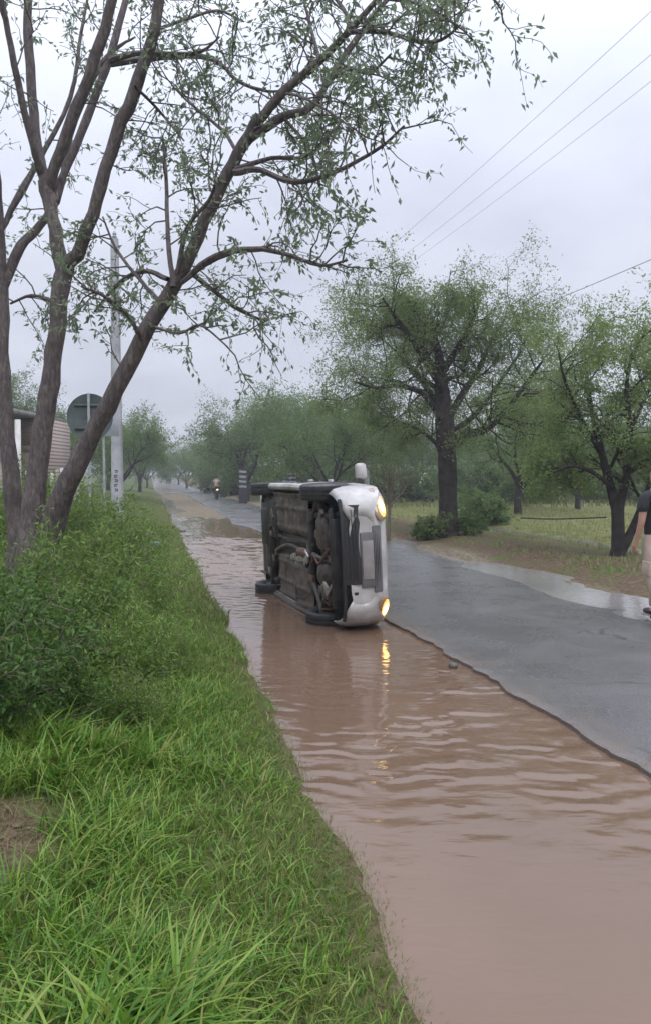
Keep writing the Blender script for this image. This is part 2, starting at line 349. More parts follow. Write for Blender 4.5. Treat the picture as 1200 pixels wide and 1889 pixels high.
road = mesh_np('road', V.reshape(-1, 3), [np.stack([i+j, i+j+1, i+mm+j+1, i+mm+j], -1).reshape(-1, 4)], M['asphalt'], None, True)
road.data.set_sharp_from_angle(angle=R(50)); tag(road, kind='structure')

# ------------------------------------------------------------------ flood water in the shoulder, puddles on the far side
def watermat(name, c1, c2, rough=.04, bump=.15, bscale=(3, 9, 1)):
    m, t, p, o = material(name)
    geo = N(t, 'ShaderNodeNewGeometry'); mp = N(t, 'ShaderNodeMapping'); mp.inputs['Scale'].default_value = bscale
    t.links.new(geo.outputs['Position'], mp.inputs[0])
    n = noise_node(t, .5, 4, .5, geo.outputs['Position']); r = ramp(t, n.outputs[0], [(.3, c1), (.7, c2)]); t.links.new(r.outputs[0], p.inputs['Base Color'])
    n2 = noise_node(t, 1.0, 3, .5, mp.outputs[0], .4)
    b = N(t, 'ShaderNodeBump'); b.inputs['Strength'].default_value = bump; b.inputs['Distance'].default_value = .01
    t.links.new(n2.outputs[0], b.inputs['Height']); t.links.new(b.outputs[0], p.inputs['Normal'])
    p.inputs['Roughness'].default_value = rough; p.inputs['IOR'].default_value = 1.40; p.inputs['Specular IOR Level'].default_value = .75
    return m
M['water'] = watermat('muddy_water', (.132, .083, .055), (.175, .113, .077), .045, .22, (7, 16, 1))
M['puddle'] = watermat('puddle_water', (.19, .175, .165), (.27, .25, .24), .11, .35, (9, 9, 1))
def waves(U, Y):
    X = UX(U, Y)
    amp = ss(2.7, 4.3, Y)*(1-.45*ss(6.6, 8.2, Y)+1.9*ss(9.0, 13, Y))
    patch = ss(.25, .62, .5+fbm(X*1.1+3, Y*.8, 3)*1.5)
    amp = amp*(.25+.75*patch)
    lam = .20+0*Y
    w1 = 1.25*fbm(X*3.4, Y*1.7+4, 3); w2 = 1.2*fbm(X*4.0+9, Y*2.1, 3); w3 = fbm(X*4.3+2, Y*3.0+7, 2)
    ph = 2*PI/lam*(Y+.12*X+w1*.34); ph2 = 2*PI/(lam*1.45)*(Y-.30*X+w2*.36); ph3 = 2*PI/(lam*.62)*(Y+.35*X+w3*.2)
    g1 = .10+.90*ss(.36, .66, .5+fbm(X*3.0, Y*5.0+20, 2)*1.8); g2 = .2+.8*ss(.35, .65, .5+fbm(X*2.6+31, Y*3.2, 2)*1.7)
    z = .60*np.sin(ph+.6*np.sin(ph))*g1+.42*np.sin(ph2)*g2+.20*np.sin(ph3)*g1
    calm = .05*np.sin(2*PI/.31*(Y+.3*X)+3*fbm(X, Y*2, 2))*ss(1.9, 2.6, Y)
    return .0070*(amp*z+calm)
wu = axis([(.25, 1.0, .05), (1.0, 2.6, .025), (2.6, 3.75, .04)]); wY = axis([(-1, 3.4, .03), (3.4, 10, .0175), (10, 22, .045), (22, 35, .15), (35, 90, 2)])
wat = sheet('flood_water', wu, wY, waves, M['water']); tag(wat, kind='structure')
tag(sheet('roadside_puddle', axis([(5.3, 7.6, .25)]), axis([(4, 40, .5)]), lambda u, y: 0*u+.028+.0006*np.sin(y*9+u*4), M['puddle']), kind='structure')
tag(sheet('ditch_puddle', axis([(10.7, 12.0, .3)]), axis([(17, 31, .5)]), lambda u, y: 0*u+.022, M['puddle']), kind='structure')

# ------------------------------------------------------------------ tree and plant growing
def leaves_mesh(name, B, D, size, wid, mat, parent, rng, droop=.3, fold=True):
    """one diamond leaf (two faces) at each base point B along direction D"""
    n = len(B); D = D/(np.linalg.norm(D, axis=1)[:, None]+1e-9); D[:, 2] -= droop; D /= np.linalg.norm(D, axis=1)[:, None]+1e-9
    rv = rng.normal(size=(n, 3)); S = np.cross(D, rv); S /= np.linalg.norm(S, axis=1)[:, None]+1e-9
    Nn = np.cross(S, D)
    L = (size*(.6+.8*rng.random(n)))[:, None]; Wd = L*wid*.5
    mid = B+D*L*.45
    V = np.stack([B, mid+S*Wd+Nn*Wd*.35, B+D*L-Nn*L*.10, mid-S*Wd+Nn*Wd*.35], 1).reshape(-1, 3)
    i = np.arange(n)[:, None]*4
    if fold: F = np.concatenate([i+np.array([[0, 1, 2]]), i+np.array([[0, 2, 3]])])
    else: F = i+np.array([[0, 1, 2, 3]])
    o = mesh_np(name, V, [F], mat, parent, False); o['kind'] = 'stuff'
    return o
class Plant:
    def __init__(s, seed):
        s.rng = np.random.default_rng(seed); s.br = []; s.LB = []; s.LD = []
    def grow(s, p, d, L, r, lvl, cfg):
        rng = s.rng; c = cfg[lvl]; n = max(3, int(L/c.get('step', .25))+1)
        p = np.array(p, float); d = np.array(d, float); d /= np.linalg.norm(d)
        pts = [p.copy()]; ds = [d.copy()]
        for q in range(n):
            d = d+rng.normal(size=3)*c.get('wob', .15); d[2] += c.get('up', .0); d /= np.linalg.norm(d)
            p = p+d*L/n; pts.append(p.copy()); ds.append(d.copy())
        pts = np.array(pts); rad = r*(1-np.linspace(0, 1, n+1)*(1-c.get('taper', .35)))
        s.br.append((pts, rad, c.get('k', 5)))
        s.kids(pts, ds, rad, L, lvl, cfg)
    def kids(s, pts, ds, rad, L, lvl, cfg):
        rng = s.rng; c = cfg[lvl]; n = len(pts)-1
        if c.get('leaf'):
            m = c['leaf']; tt = rng.random(m)*(1-c.get('l0', .1))+c.get('l0', .1); f = tt*n; i = np.minimum(f.astype(int), n-1); fr = (f-i)[:, None]
            B = pts[i]*(1-fr)+pts[i+1]*fr
            s.LB.append(B+rng.normal(size=(m, 3))*c.get('spread', .02)); s.LD.append(np.array(ds)[i]*.5+rng.normal(size=(m, 3))*.7)
        if lvl+1 < len(cfg):
            m = c['n'] if not isinstance(c['n'], tuple) else rng.integers(*c['n'])
            for q in range(m):
                tt = c.get('t0', .3)+(1-c.get('t0', .3))*(q+rng.random())/m
                f = tt*n; i = min(int(f), n-1); pp = pts[i]*(1-(f-i))+pts[i+1]*(f-i)
                dd = np.array(ds[i]); a = rng.normal(size=3); a = np.cross(dd, a); a /= np.linalg.norm(a)+1e-9
                an = R(c.get('ang', 50))*(.6+.8*rng.random()); nd = dd*math.cos(an)+a*math.sin(an)
                s.grow(pp, nd, L*c.get('ratio', .55)*(.7+.6*rng.random()), max(.0025, rad[i]*c.get('rr', .55)), lvl+1, cfg)
    def build(s, parent, bark, leafm, size, wid, names=('trunk', 'crown'), droop=.3, fold=False):
        mb = MB()
        for pts, rad, k in s.br: mb.tube(pts, rad, k, cap=False)
        mb.build(names[0], bark, parent)
        if s.LB:
            leaves_mesh(names[1], np.concatenate(s.LB), np.concatenate(s.LD), size, wid, leafm, parent, s.rng, droop, fold)
def smooth_path(pts, n=4):
    pts = np.asarray(pts, float); out = []
    e = np.vstack([2*pts[0]-pts[1], pts, 2*pts[-1]-pts[-2]])
    for i in range(1, len(e)-2):
        for q in range(n):
            t_ = q/n; a, b, c, d = e[i-1], e[i], e[i+1], e[i+2]
            out.append(.5*((2*b)+(-a+c)*t_+(2*a-5*b+4*c-d)*t_**2+(-a+3*b-3*c+d)*t_**3))
    out.append(pts[-1]); return np.array(out)

# ---- the multi-stemmed tree on the near verge, its limbs drawn as they stand
TY = 7.3
near = Plant(11)
def limb(pl, pts, lvlcfg=None, k=10, dY0=0, dY1=0, wob=.007, lk=None, base=TY):
    n = len(pts); arr = []
    for i, (x, y, wd) in enumerate(pts):
        wd = wd*float(np.interp(y, [220, 470, 900, 1060], [.68, .53, .54, .74])) if wd > 14 else wd
        Yd = base+dY0+(dY1-dY0)*i/(n-1); q = P(x, y, Yd); arr.append([*q, wd/2/FOC*Yd])
    a = smooth_path(arr, 4); pp = a[:, :3].copy(); rr = np.maximum(a[:, 3], .003)
    pp[1:-1] += pl.rng.normal(size=(len(pp)-2, 3))*wob*np.minimum(1, rr[1:-1, None]*14)
    rr = rr*(1+.03*pl.rng.normal(size=len(rr)))
    pl.br.append((pp, rr, k))
    if lvlcfg:
        ds = np.gradient(pp, axis=0); ds /= np.linalg.norm(ds, axis=1)[:, None]
        L = np.linalg.norm(np.diff(pp, axis=0), axis=1).sum()
        pl.kids(pp, list(ds), rr, L, 0, lvlcfg)
    return pp, rr
def tw(n, L=.7, leaf=26, t0=.3, n2=5):
    # twigs that hang from a limb; ratio is set from length later
    return dict(n=n, t0=t0, L=L, leaf2=leaf, n2=n2)
def dress(pl, pp, rr, n, t0=.3, L=.6, leaf=16, n2=5, up=-.03):
    ds = np.gradient(pp, axis=0); ds /= np.linalg.norm(ds, axis=1)[:, None]
    cfg = [dict(n=n, t0=t0, ang=62, ratio=1.0, rr=.0), dict(n=n2, t0=.25, ang=48, ratio=.55, rr=.7, step=.12, wob=.22, up=up, k=4, taper=.4, leaf=4, l0=.3, spread=.012),
           dict(leaf=leaf, step=.09, wob=.25, up=up*1.5, k=3, taper=.5, l0=.1, spread=.018)]
    save = pl.rng
    rad = np.full(len(pp), .0075)
    cfg[0]['rr'] = 1.0
    pl.kids(pp, list(ds), rad, L, 0, cfg)
A = limb(near, [(70, 1060, 88), (85, 1005, 78), (112, 930, 70), (150, 840, 66), (215, 720, 58), (275, 600, 52), (320, 530, 50), (355, 460, 42), (400, 360, 37), (440, 285, 34), (480, 215, 30)], dY0=.1, dY1=-.7, k=14)
A1 = limb(near, [(478, 222, 28), (520, 172, 24), (590, 112, 22), (650, 50, 18), (700, -5, 15), (790, -90, 10), (900, -160, 5)], dY0=-.7, dY1=-1.2)
A2 = limb(near, [(462, 255, 24), (520, 215, 23), (572, 198, 20), (605, 150, 16), (645, 90, 12), (695, 20, 9), (770, -60, 6)], dY0=-.68, dY1=-.2)
B = limb(near, [(55, 1060, 100), (60, 990, 86), (66, 890, 74), (85, 760, 66), (101, 650, 58), (110, 550, 60), (122, 480, 62)], dY0=.05, dY1=.1, k=14)
B1 = limb(near, [(118, 500, 50), (97, 400, 42), (85, 335, 44)], dY0=.1, dY1=.15)
B1a = limb(near, [(88, 350, 36), (72, 290, 30), (60, 180, 25), (52, 60, 23), (50, -60, 19), (30, -260, 9)], dY0=.15, dY1=.5)
B1b = limb(near, [(76, 320, 22), (62, 270, 20), (40, 180, 18), (15, 60, 16), (-5, -30, 12), (-60, -200, 6)], dY0=.15, dY1=-.5)
B1c = limb(near, [(88, 350, 34), (104, 300, 32), (142, 200, 30), (185, 80, 29), (217, -40, 24), (260, -220, 10)], dY0=.15, dY1=-.2)
B1d = limb(near, [(100, 370, 22), (118, 320, 22), (160, 220, 22), (205, 100, 20), (238, -20, 16), (290, -160, 7)], dY0=.15, dY1=.9)
B2 = limb(near, [(120, 500, 50), (150, 455, 44), (178, 370, 37), (215, 250, 34), (255, 150, 33), (285, 50, 30), (302, -60, 25), (330, -260, 10)], dY0=.1, dY1=-.4)
C = limb(near, [(40, 1060, 66), (28, 950, 58), (14, 800, 50), (6, 650, 46), (4, 530, 42)], dY0=.3, dY1=.4, k=12)
C1 = limb(near, [(4, 535, 36), (38, 455, 34), (75, 415, 26), (112, 352, 20), (130, 250, 15), (180, 130, 10), (215, 90, 7), (250, 68, 3)], dY0=.4, dY1=.9)
C2 = limb(near, [(3, 545, 38), (0, 420, 28), (-10, 300, 24), (-30, 100, 18), (-60, -150, 8)], dY0=.4, dY1=.2)
C3 = limb(near, [(0, 430, 18), (40, 350, 14), (70, 300, 10), (130, 180, 8), (150, 60, 6), (165, -20, 4)], dY0=.4, dY1=1.2, k=6)
thin = [
 ([(432, 312, 10), (500, 292, 8), (560, 290, 6), (600, 262, 4)], -.65, -.2), ([(432, 318, 13), (480, 314, 11), (542, 336, 10), (620, 316, 8), (700, 272, 6), (745, 232, 4)], -.65, -1.3),
 ([(335, 522, 16), (385, 482, 14), (450, 460, 11), (520, 466, 9), (590, 490, 6), (640, 480, 4)], -.5, -1.2), ([(350, 502, 10), (400, 540, 8), (440, 572, 6), (490, 592, 4)], -.5, 0),
 ([(320, 530, 11), (310, 440, 9), (307, 330, 7), (300, 250, 4)], -.45, -.1), ([(328, 505, 11), (345, 422, 9), (385, 370, 7), (400, 330, 4)], -.45, -.9), ([(310, 515, 10), (268, 500, 9), (220, 522, 8), (175, 575, 5)], -.45, .3),
 ([(300, 562, 9), (262, 520, 7), (215, 460, 5), (190, 400, 3)], -.4, .2), ([(262, 625, 9), (235, 580, 7), (195, 548, 6), (150, 528, 4)], -.35, -.9),
 ([(205, 112, 12), (250, 98, 10), (320, 100, 8), (372, 95, 6), (405, 68, 3)], .3, -.3), ([(205, 118, 11), (300, 106, 10), (390, 108, 9), (440, 150, 7), (492, 168, 5), (540, 165, 3)], .5, -.5),
 ([(640, 60, 9), (700, 58, 8), (770, 76, 7), (812, 74, 6), (848, 46, 4)], -1, -1.5), ([(605, 150, 8), (640, 125, 7), (680, 135, 6), (720, 100, 4)], -.5, -1.1), ([(590, 112, 8), (575, 60, 7), (560, 0, 5)], -.8, -.4),
 ([(520, 215, 7), (560, 260, 6), (580, 300, 5), (590, 350, 3)], -.6, -.9), ([(650, 50, 7), (620, 0, 6), (560, -40, 4)], -1, -.6), ([(275, 600, 6), (330, 615, 5), (370, 600, 4), (420, 640, 3)], -.4, -.8), ([(440, 285, 7), (410, 240, 6), (350, 190, 4), (320, 160, 3)], -.6, 0),
 ([(700, -5, 8), (780, 10, 6), (860, 60, 4)], -1.1, -1.7), ([(780, -80, 8), (850, -60, 6), (920, 10, 4)], -1.2, -1.4), ([(520, 172, 6), (560, 180, 5), (620, 215, 4), (650, 240, 3)], -.75, -1.6),
 ([(110, 560, 8), (60, 545, 6), (20, 560, 4)], .1, .9), ([(275, 60, 7), (330, 40, 6), (400, 20, 5), (450, 40, 3)], -.3, .4), ([(250, 160, 6), (290, 200, 5), (340, 260, 3)], -.3, .5)]
TP = [limb(near, pts, dY0=a, dY1=b, k=6) for pts, a, b in thin]
for q in TP: dress(near, *q, n=int(2+len(q[0])*.5), t0=.25, L=.5, leaf=10, n2=4)
dress(near, *A1, n=19, t0=.2, L=.62, leaf=10, n2=4); dress(near, *A2, n=18, t0=.2, L=.6, leaf=10, n2=4)
dress(near, *A, n=9, t0=.42, L=.45, leaf=7, n2=4)
for q, n_ in ((B1a, 7), (B1b, 7), (B1c, 7), (B1d, 8), (B2, 8), (C1, 8), (C2, 8), (C3, 9)): dress(near, *q, n=n_-2, t0=.35, L=.5, leaf=7, n2=4)
tr = empty('tree', (*P(75, 1000, TY)[:2], 0))
def rebase(pl, o):
    off = np.array(o.location)
    pl.br = [(p_-off, r_, k_) for p_, r_, k_ in pl.br]; pl.LB = [b_-off for b_ in pl.LB]
rebase(near, tr); near.build(tr, M['bark'], M['leaf_near'], .056, .40, droop=.55, fold=True)
tag(tr, 'tall multi-stemmed tree leaning over the grass verge, its long limb reaching across the road', 'tree')

# ---- spreading dark-trunked tree across the road
def tree_at(name, X, Y, seed, trunk, cfg, leafm, size, wid, droop=.25, bark='bark_far'):
    o = empty(name, (X, Y, on_ground(X, Y)-.05)); pl = Plant(seed)
    for pts, rad, kids_from in trunk:
        a = smooth_path([[*q, r_] for q, r_ in zip(pts, rad)], 4); pp, rr = a[:, :3], a[:, 3]
        pl.br.append((pp, rr*(1+.05*pl.rng.normal(size=len(rr))), 10))
        if kids_from is not None:
            ds = np.gradient(pp, axis=0); ds /= np.linalg.norm(ds, axis=1)[:, None]
            c = [dict(cfg[0])]+cfg[1:]; c[0]['t0'] = kids_from
            pl.kids(pp, list(ds), rr, np.linalg.norm(np.diff(pp, axis=0), axis=1).sum(), 0, c)
    pl.build(o, M[bark], M[leafm], size, wid, droop=droop)
    return o
cfgA = [dict(n=10, ang=55, ratio=.40, rr=.42), dict(n=6, t0=.2, ang=50, ratio=.55, rr=.55, wob=.20, up=.0, k=5, step=.3),
        dict(n=5, t0=.15, ang=48, ratio=.62, rr=.6, wob=.25, up=-.02, k=4, step=.2, leaf=10, spread=.08), dict(leaf=25, wob=.28, up=-.03, k=3, step=.15, spread=.10, l0=.0)]
BY = 21.0
def loc_px(x, y, Y, ox, oy, oz): 
    q = P(x, y, Y); return (q[0]-ox, q[1]-oy, q[2]-oz)
bx = P(825, 990, BY)[0]; bz = on_ground(bx, BY)-.05
def bl(lst, d0=0, d1=0):
    lst = [(x, y if y > 700 else 700+(y-700)*.86, w_*(.84 if w_ < 30 else .94)) for x, y, w_ in lst]
    n = len(lst); return [loc_px(x, y, BY+d0+(d1-d0)*i/max(1, n-1), bx, BY, bz) for i, (x, y, w_) in enumerate(lst)], [w_/2/FOC*BY for x, y, w_ in lst]
big = []
for lst, d0, d1, kf in [
    ([(824, 1000, 52), (825, 960, 41), (825, 900, 36), (823, 830, 36)], 0, 0, None),
    ([(823, 835, 38), (818, 770, 34), (812, 700, 28), (808, 650, 20), (802, 610, 12), (808, 575, 6)], 0, .5, .3),
    ([(818, 720, 20), (780, 650, 17), (750, 600, 12), (725, 560, 8), (705, 525, 4)], 0, -1.0, .25),
    ([(817, 780, 15), (780, 728, 12), (735, 712, 9), (690, 715, 6), (655, 705, 4)], 0, -1.6, .25),
    ([(828, 830, 20), (850, 800, 18), (890, 795, 15), (930, 760, 12), (975, 700, 8), (1000, 660, 5)], 0, -1.0, .25),
    ([(822, 780, 18), (850, 730, 16), (880, 680, 13), (905, 620, 9), (930, 570, 5)], 0, 1.2, .25),
    ([(812, 690, 16), (850, 620, 13), (870, 575, 8), (880, 545, 5)], .2, -.8, .2),
    ([(826, 850, 12), (795, 810, 9), (755, 785, 7), (720, 780, 4)], 0, 1.8, .3),
    ([(808, 640, 14), (770, 580, 10), (760, 545, 6)], .2, 1.6, .2),
    ([(820, 800, 16), (800, 740, 12), (770, 690, 9), (730, 640, 6), (690, 600, 4)], .1, 2.2, .3),
    ([(824, 800, 14), (870, 770, 12), (910, 720, 9), (960, 640, 6)], .1, 2.4, .3)]:
    p_, r_ = bl(lst, d0, d1); big.append((p_, r_, kf))
o = tree_at('tree', bx, BY, 21, big, cfgA, 'leaf_tree', .074, .36)
tag(o, 'broad old tree with thick dark trunk standing in brush across the road', 'tree')
# reaching, nearly bare branch on its left side is part of the crown; smaller forked tree nearer the right edge
RY_ = 16.0; rx = P(1140, 1025, RY_)[0]; rz_ = on_ground(rx, RY_)-.05
def rl(lst, d0=0, d1=0):
    n = len(lst); return [loc_px(x, y, RY_+d0+(d1-d0)*i/max(1, n-1), rx, RY_, rz_) for i, (x, y, w_) in enumerate(lst)], [w_/2/FOC*RY_ for x, y, w_ in lst]
rt = []
for lst, d0, d1, kf in [
    ([(1138, 1035, 32), (1139, 1000, 24), (1138, 940, 22)], 0, 0, None),
    ([(1138, 945, 20), (1120, 880, 15), (1100, 800, 12), (1085, 730, 9), (1080, 680, 5), (1078, 640, 3)], 0, .5, .15),
    ([(1139, 945, 18), (1155, 870, 14), (1160, 790, 11), (1155, 710, 8), (1165, 650, 4)], 0, -.6, .15),
    ([(1142, 1025, 18), (1170, 965, 15), (1200, 890, 12), (1225, 800, 9), (1230, 700, 5)], 0, .3, .3),
    ([(1128, 900, 9), (1090, 870, 8), (1050, 860, 6), (1010, 875, 4)], 0, -.6, .2), ([(1110, 840, 10), (1070, 770, 7), (1040, 700, 5), (1030, 650, 3)], .2, -.9, .2),
    ([(1150, 880, 9), (1190, 850, 8), (1240, 830, 5)], 0, -1.2, .2), ([(1158, 800, 8), (1195, 720, 6), (1215, 640, 4)], -.3, .6, .2)]:
    p_, r_ = rl(lst, d0, d1); rt.append((p_, r_, kf))
cfgB = [dict(n=10, ang=58, ratio=.33, rr=.5), dict(n=6, t0=.2, ang=48, ratio=.6, rr=.55, wob=.2, up=.04, k=4, step=.2), dict(n=4, t0=.2, ang=45, ratio=.6, rr=.6, wob=.22, k=3, step=.15, leaf=10, spread=.08), dict(leaf=24, wob=.25, k=3, step=.12, spread=.06, l0=0)]
o = tree_at('tree', rx, RY_, 31, rt, cfgB, 'leaf_tree', .066, .40)
tag(o, 'small forked tree with thin trunk near the walking man', 'tree')

# ---- generic trees for the background, three kinds copied
def gen_tree(seed, H, spread, leafm='leaf_far', leaf=20, size=.14):
    o = empty('tree'); pl = Plant(seed); rng = pl.rng
    nst = 3; cfg = [dict(n=7, t0=.35, ang=50, ratio=.5, rr=.5), dict(n=6, t0=.2, ang=48, ratio=.55, rr=.55, wob=.2, up=.05, k=4, step=.4),
         dict(n=4, t0=.15, ang=46, ratio=.6, rr=.6, wob=.22, up=.0, k=3, step=.3, leaf=10, spread=.1), dict(leaf=leaf, wob=.25, k=3, step=.25, spread=.13, l0=0)]
    th = H*.22
    pl.br.append((np.array([[0, 0, -.1], [0.05, 0, th*.5], [0, .05, th]]), np.array([.22, .17, .16])*H/6, 7))
    for q in range(nst+2):
        a = q*2*PI/(nst+2)+rng.random(); tilt = R(20+30*rng.random())*spread
        dd = np.array([math.cos(a)*math.sin(tilt), math.sin(a)*math.sin(tilt), math.cos(tilt)])
        pl.grow((0, .05, th*.9), dd, H*.72, .11*H/6, 0, [dict(cfg[0], wob=.12, k=6, step=.5, taper=.25)]+cfg[1:])
    pl.build(o, M['bark_far'], M[leafm], size, .42)
    return o
protos = [gen_tree(41, 6, 1.1), gen_tree(42, 6.5, .9), gen_tree(43, 5.5, 1.3)]
used = [False]*3
def put_tree(k, x, Y, s, rz, label, group=None, szy=1.0):
    if used[k]: o = copy_tree(protos[k])
    else: o = protos[k]; used[k] = True
    X = (x-600)/FOC*Y; o.location = (X, Y, on_ground(X, Y)); o.rotation_euler = (0, 0, rz); o.scale = (s, s, s*szy)
    tag(o, label, 'tree', group)
    if group is None and 'group' in o: del o['group']
    return o
rnd = random.Random(7)
put_tree(0, 455, 52, 1.0, .5, 'tree with forked dark trunk above the striped marker post on the far roadside')
put_tree(2, 612, 40, .86, 2.1, 'leaning tree with crooked dark limbs directly behind the overturned car')
put_tree(1, 530, 60, 1.12, 1.1, 'dense round tree behind the striped marker board')
put_tree(1, 955, 33, .8, 4.0, 'tree filling the gap between the broad old tree and the forked tree')
put_tree(0, 1065, 38, .72, 1.4, 'tree rising behind the forked tree, partly hidden by it')
put_tree(2, 222, 48, .85, 3.0, 'dark leafy tree on the left verge just beyond the utility pole')
put_tree(1, 258, 75, .85, .3, 'tree on the left verge at the far bend of the road')
gl = 'bushy tree in the far row along the right side of the road'
for i, (x, Y, s) in enumerate([(345, 110, .85), (372, 95, .85), (400, 85, .8), (425, 74, .9), (485, 68, 1.0), (330, 135, .9), (315, 160, .85), (560, 72, 1.2), (600, 62, 1.0), (650, 58, 1.05), (700, 56, .9), (410, 130, 1.1), (470, 110, 1.3), (306, 200, .9)]):
    put_tree(i % 3, x, Y, s, rnd.random()*6, gl, 'far row of trees right of the road')
gl = 'bushy tree at the back of the open field on the right'
for i, (x, Y, s) in enumerate([(770, 60, .75), (850, 64, .7), (920, 66, .8), (990, 60, .7), (1060, 62, .75), (1130, 58, .8), (1210, 60, .8), (740, 75, 1.0), (880, 80, .95), (1010, 80, .95), (1150, 78, .95)]):
    put_tree((i+1) % 3, x, Y, s, rnd.random()*6, gl, 'trees at the back of the field')
gl = 'bushy tree in the row beyond the fence on the left'
for i, (x, Y, s) in enumerate([(272, 105, .9), (262, 130, 1.0), (200, 70, .9), (120, 60, 1.0), (30, 55, 1.1), (-60, 50, 1.1), (240, 160, 1.1), (282, 240, 1.0)]):
    put_tree((i+2) % 3, x, Y, s, rnd.random()*6, gl, 'trees beyond the fence on the left')

# ---- shrubs
def gen_shrub(seed, H, n, leafm, size, wid, lean=.6, bark='twig', leaf=24, names=('stems', 'foliage'), droop=.2, kids=7):
    o = empty('shrub'); pl = Plant(seed); rng = pl.rng
    cfg = [dict(n=kids, t0=.15, ang=48, ratio=.45, rr=.6, wob=.14, up=.03, k=5, step=.1, taper=.35), dict(n=3, t0=.2, ang=45, ratio=.5, rr=.6, wob=.2, k=3, step=.1, leaf=leaf, spread=.03, l0=.0), dict(leaf=leaf, wob=.2, k=3, step=.08, spread=.03, l0=0)]
    for q in range(n):
        a = rng.random()*2*PI; tl = rng.random()**.7*lean
        dd = np.array([math.cos(a)*math.sin(tl), math.sin(a)*math.sin(tl), math.cos(tl)])
        pl.grow((math.cos(a)*.12*H*rng.random(), math.sin(a)*.12*H*rng.random(), -.03), dd, H*(.45+.85*rng.random()), .012*H+.003, 0, cfg)
    pl.build(o, M[bark], M[leafm], size, wid, names=names, droop=droop, fold=True)
    return o
def place(o, x, Y, s, rz, label, cat, group=None):
    X = (x-600)/FOC*Y; o.location = (X, Y, on_ground(X, Y)); o.rotation_euler = (0, 0, rz); o.scale = (s, s, s); tag(o, label, cat, group); return o
sA = gen_shrub(61, .58, 11, 'leaf_shrub', .044, .34, 1.05, leaf=24)
sB = gen_shrub(62, .55, 12, 'leaf_weed', .038, .26, .95, droop=.05, leaf=24)
sC = gen_shrub(63, .8, 7, 'leaf_weed', .045, .3, .5, droop=.0)
place(sA, 15, 4.9, 1.15, 0, 'dark leafy shrub at the left edge, lower and nearer than the tree base', 'shrub')
sh = [(sA, -35, 4.3, 1.1, 1.0, 'dark leafy shrub cut off by the left edge beside the bare earth'), (sA, 80, 5.7, .6, 2.2, 'dark green shrub in front of the leaning tree stem'),
      (sA, -10, 6.2, 1.0, 4.0, 'dark shrub crowding the leftmost tree stem'), (sA, 95, 4.5, .55, 5.0, 'low dark shrub at the right foot of the big dark shrub')]
for b, x, Y, s, rz, lb in sh: place(copy_tree(b), x, Y, s, rz, lb, 'shrub')
place(sB, 215, 5.4, 1.0, 0, 'bright green feathery shrub at the middle of the verge', 'shrub')
sh = [(sB, 250, 6.5, .9, 1.2, 'bright green shrub right of the leaning tree stem'), (sB, 165, 7.0, 1.3, 2.9, 'bright weedy shrub at the foot of the tree'), (sB, 70, 6.4, 1.35, 4.5, 'bright shrub covering the base of the middle tree stem'),
      (sB, 285, 5.9, .6, 3.6, 'small bright shrub nearest the water'), (sB, 165, 4.9, .8, 5.5, 'small bright shrub over the low dark one'), (sB, 120, 5.2, 1.0, .7, 'bright feathery shrub between the big dark shrub and the leaning stem'), (sB, 230, 4.7, .55, 2.0, 'lowest bright tuft at the front of the verge shrubs')]
for b, x, Y, s, rz, lb in sh: place(copy_tree(b), x, Y, s, rz, lb, 'shrub')
place(sC, 155, 8.5, 1.15, 0, 'tall thin green weed just right of the tree base', 'weed')
gl = 'tall thin green weed in the patch behind the leaning tree and below the pole'
for x, Y, s, lb in [(35, 7.9, .9, 'tall thin weed between the left and middle tree stems'), (150, 7.6, .85, 'tall thin weed touching the foot of the leaning tree stem'), (205, 8.2, .8, 'tall thin weed standing alone between leaning stem and water')]:
    place(copy_tree(sC), x, Y, s, rnd.random()*6, lb, 'weed')
for x, Y, s in [(190, 9.5, 1.0), (235, 10.5, .8), (120, 10, 1.2), (210, 12.5, 1.0), (175, 13.5, 1.1), (140, 15, 1.2), (60, 9.5, 1.3), (250, 14.5, .75), (20, 12, 1.4), (100, 14, 1.3)]:
    place(copy_tree(sC), x, Y, s, rnd.random()*6, gl, 'weed', 'weeds behind the leaning tree')
sD = gen_shrub(64, 1.0, 12, 'leaf_fieldshrub', .09, .4, .9)
place(sD, 790, 20.6, .58, 0, 'dark bush at the left foot of the broad old tree', 'bush')
place(copy_tree(sD), 858, 20.9, .62, 2, 'bush at the right foot of the broad old tree', 'bush')
place(copy_tree(sD), 885, 27, 1.25, 3, 'upright green bush behind the broad old tree', 'bush')
gl = 'low grey-green bush in the scrub line behind the field'
for x, Y, s in [(960, 46, 2.6), (1010, 48, 2.4), (900, 44, 2.2), (1080, 50, 2.5), (1160, 47, 2.6), (1220, 45, 2.4), (760, 48, 2.0), (700, 46, 2.2), (830, 50, 2.4), (660, 50, 2.5), (500, 64, 2.4), (430, 66, 2.6), (560, 60, 2.4), (390, 82, 2.8)]:
    place(copy_tree(sD), x, Y, s, rnd.random()*6, gl, 'bush', 'bushes behind the field')
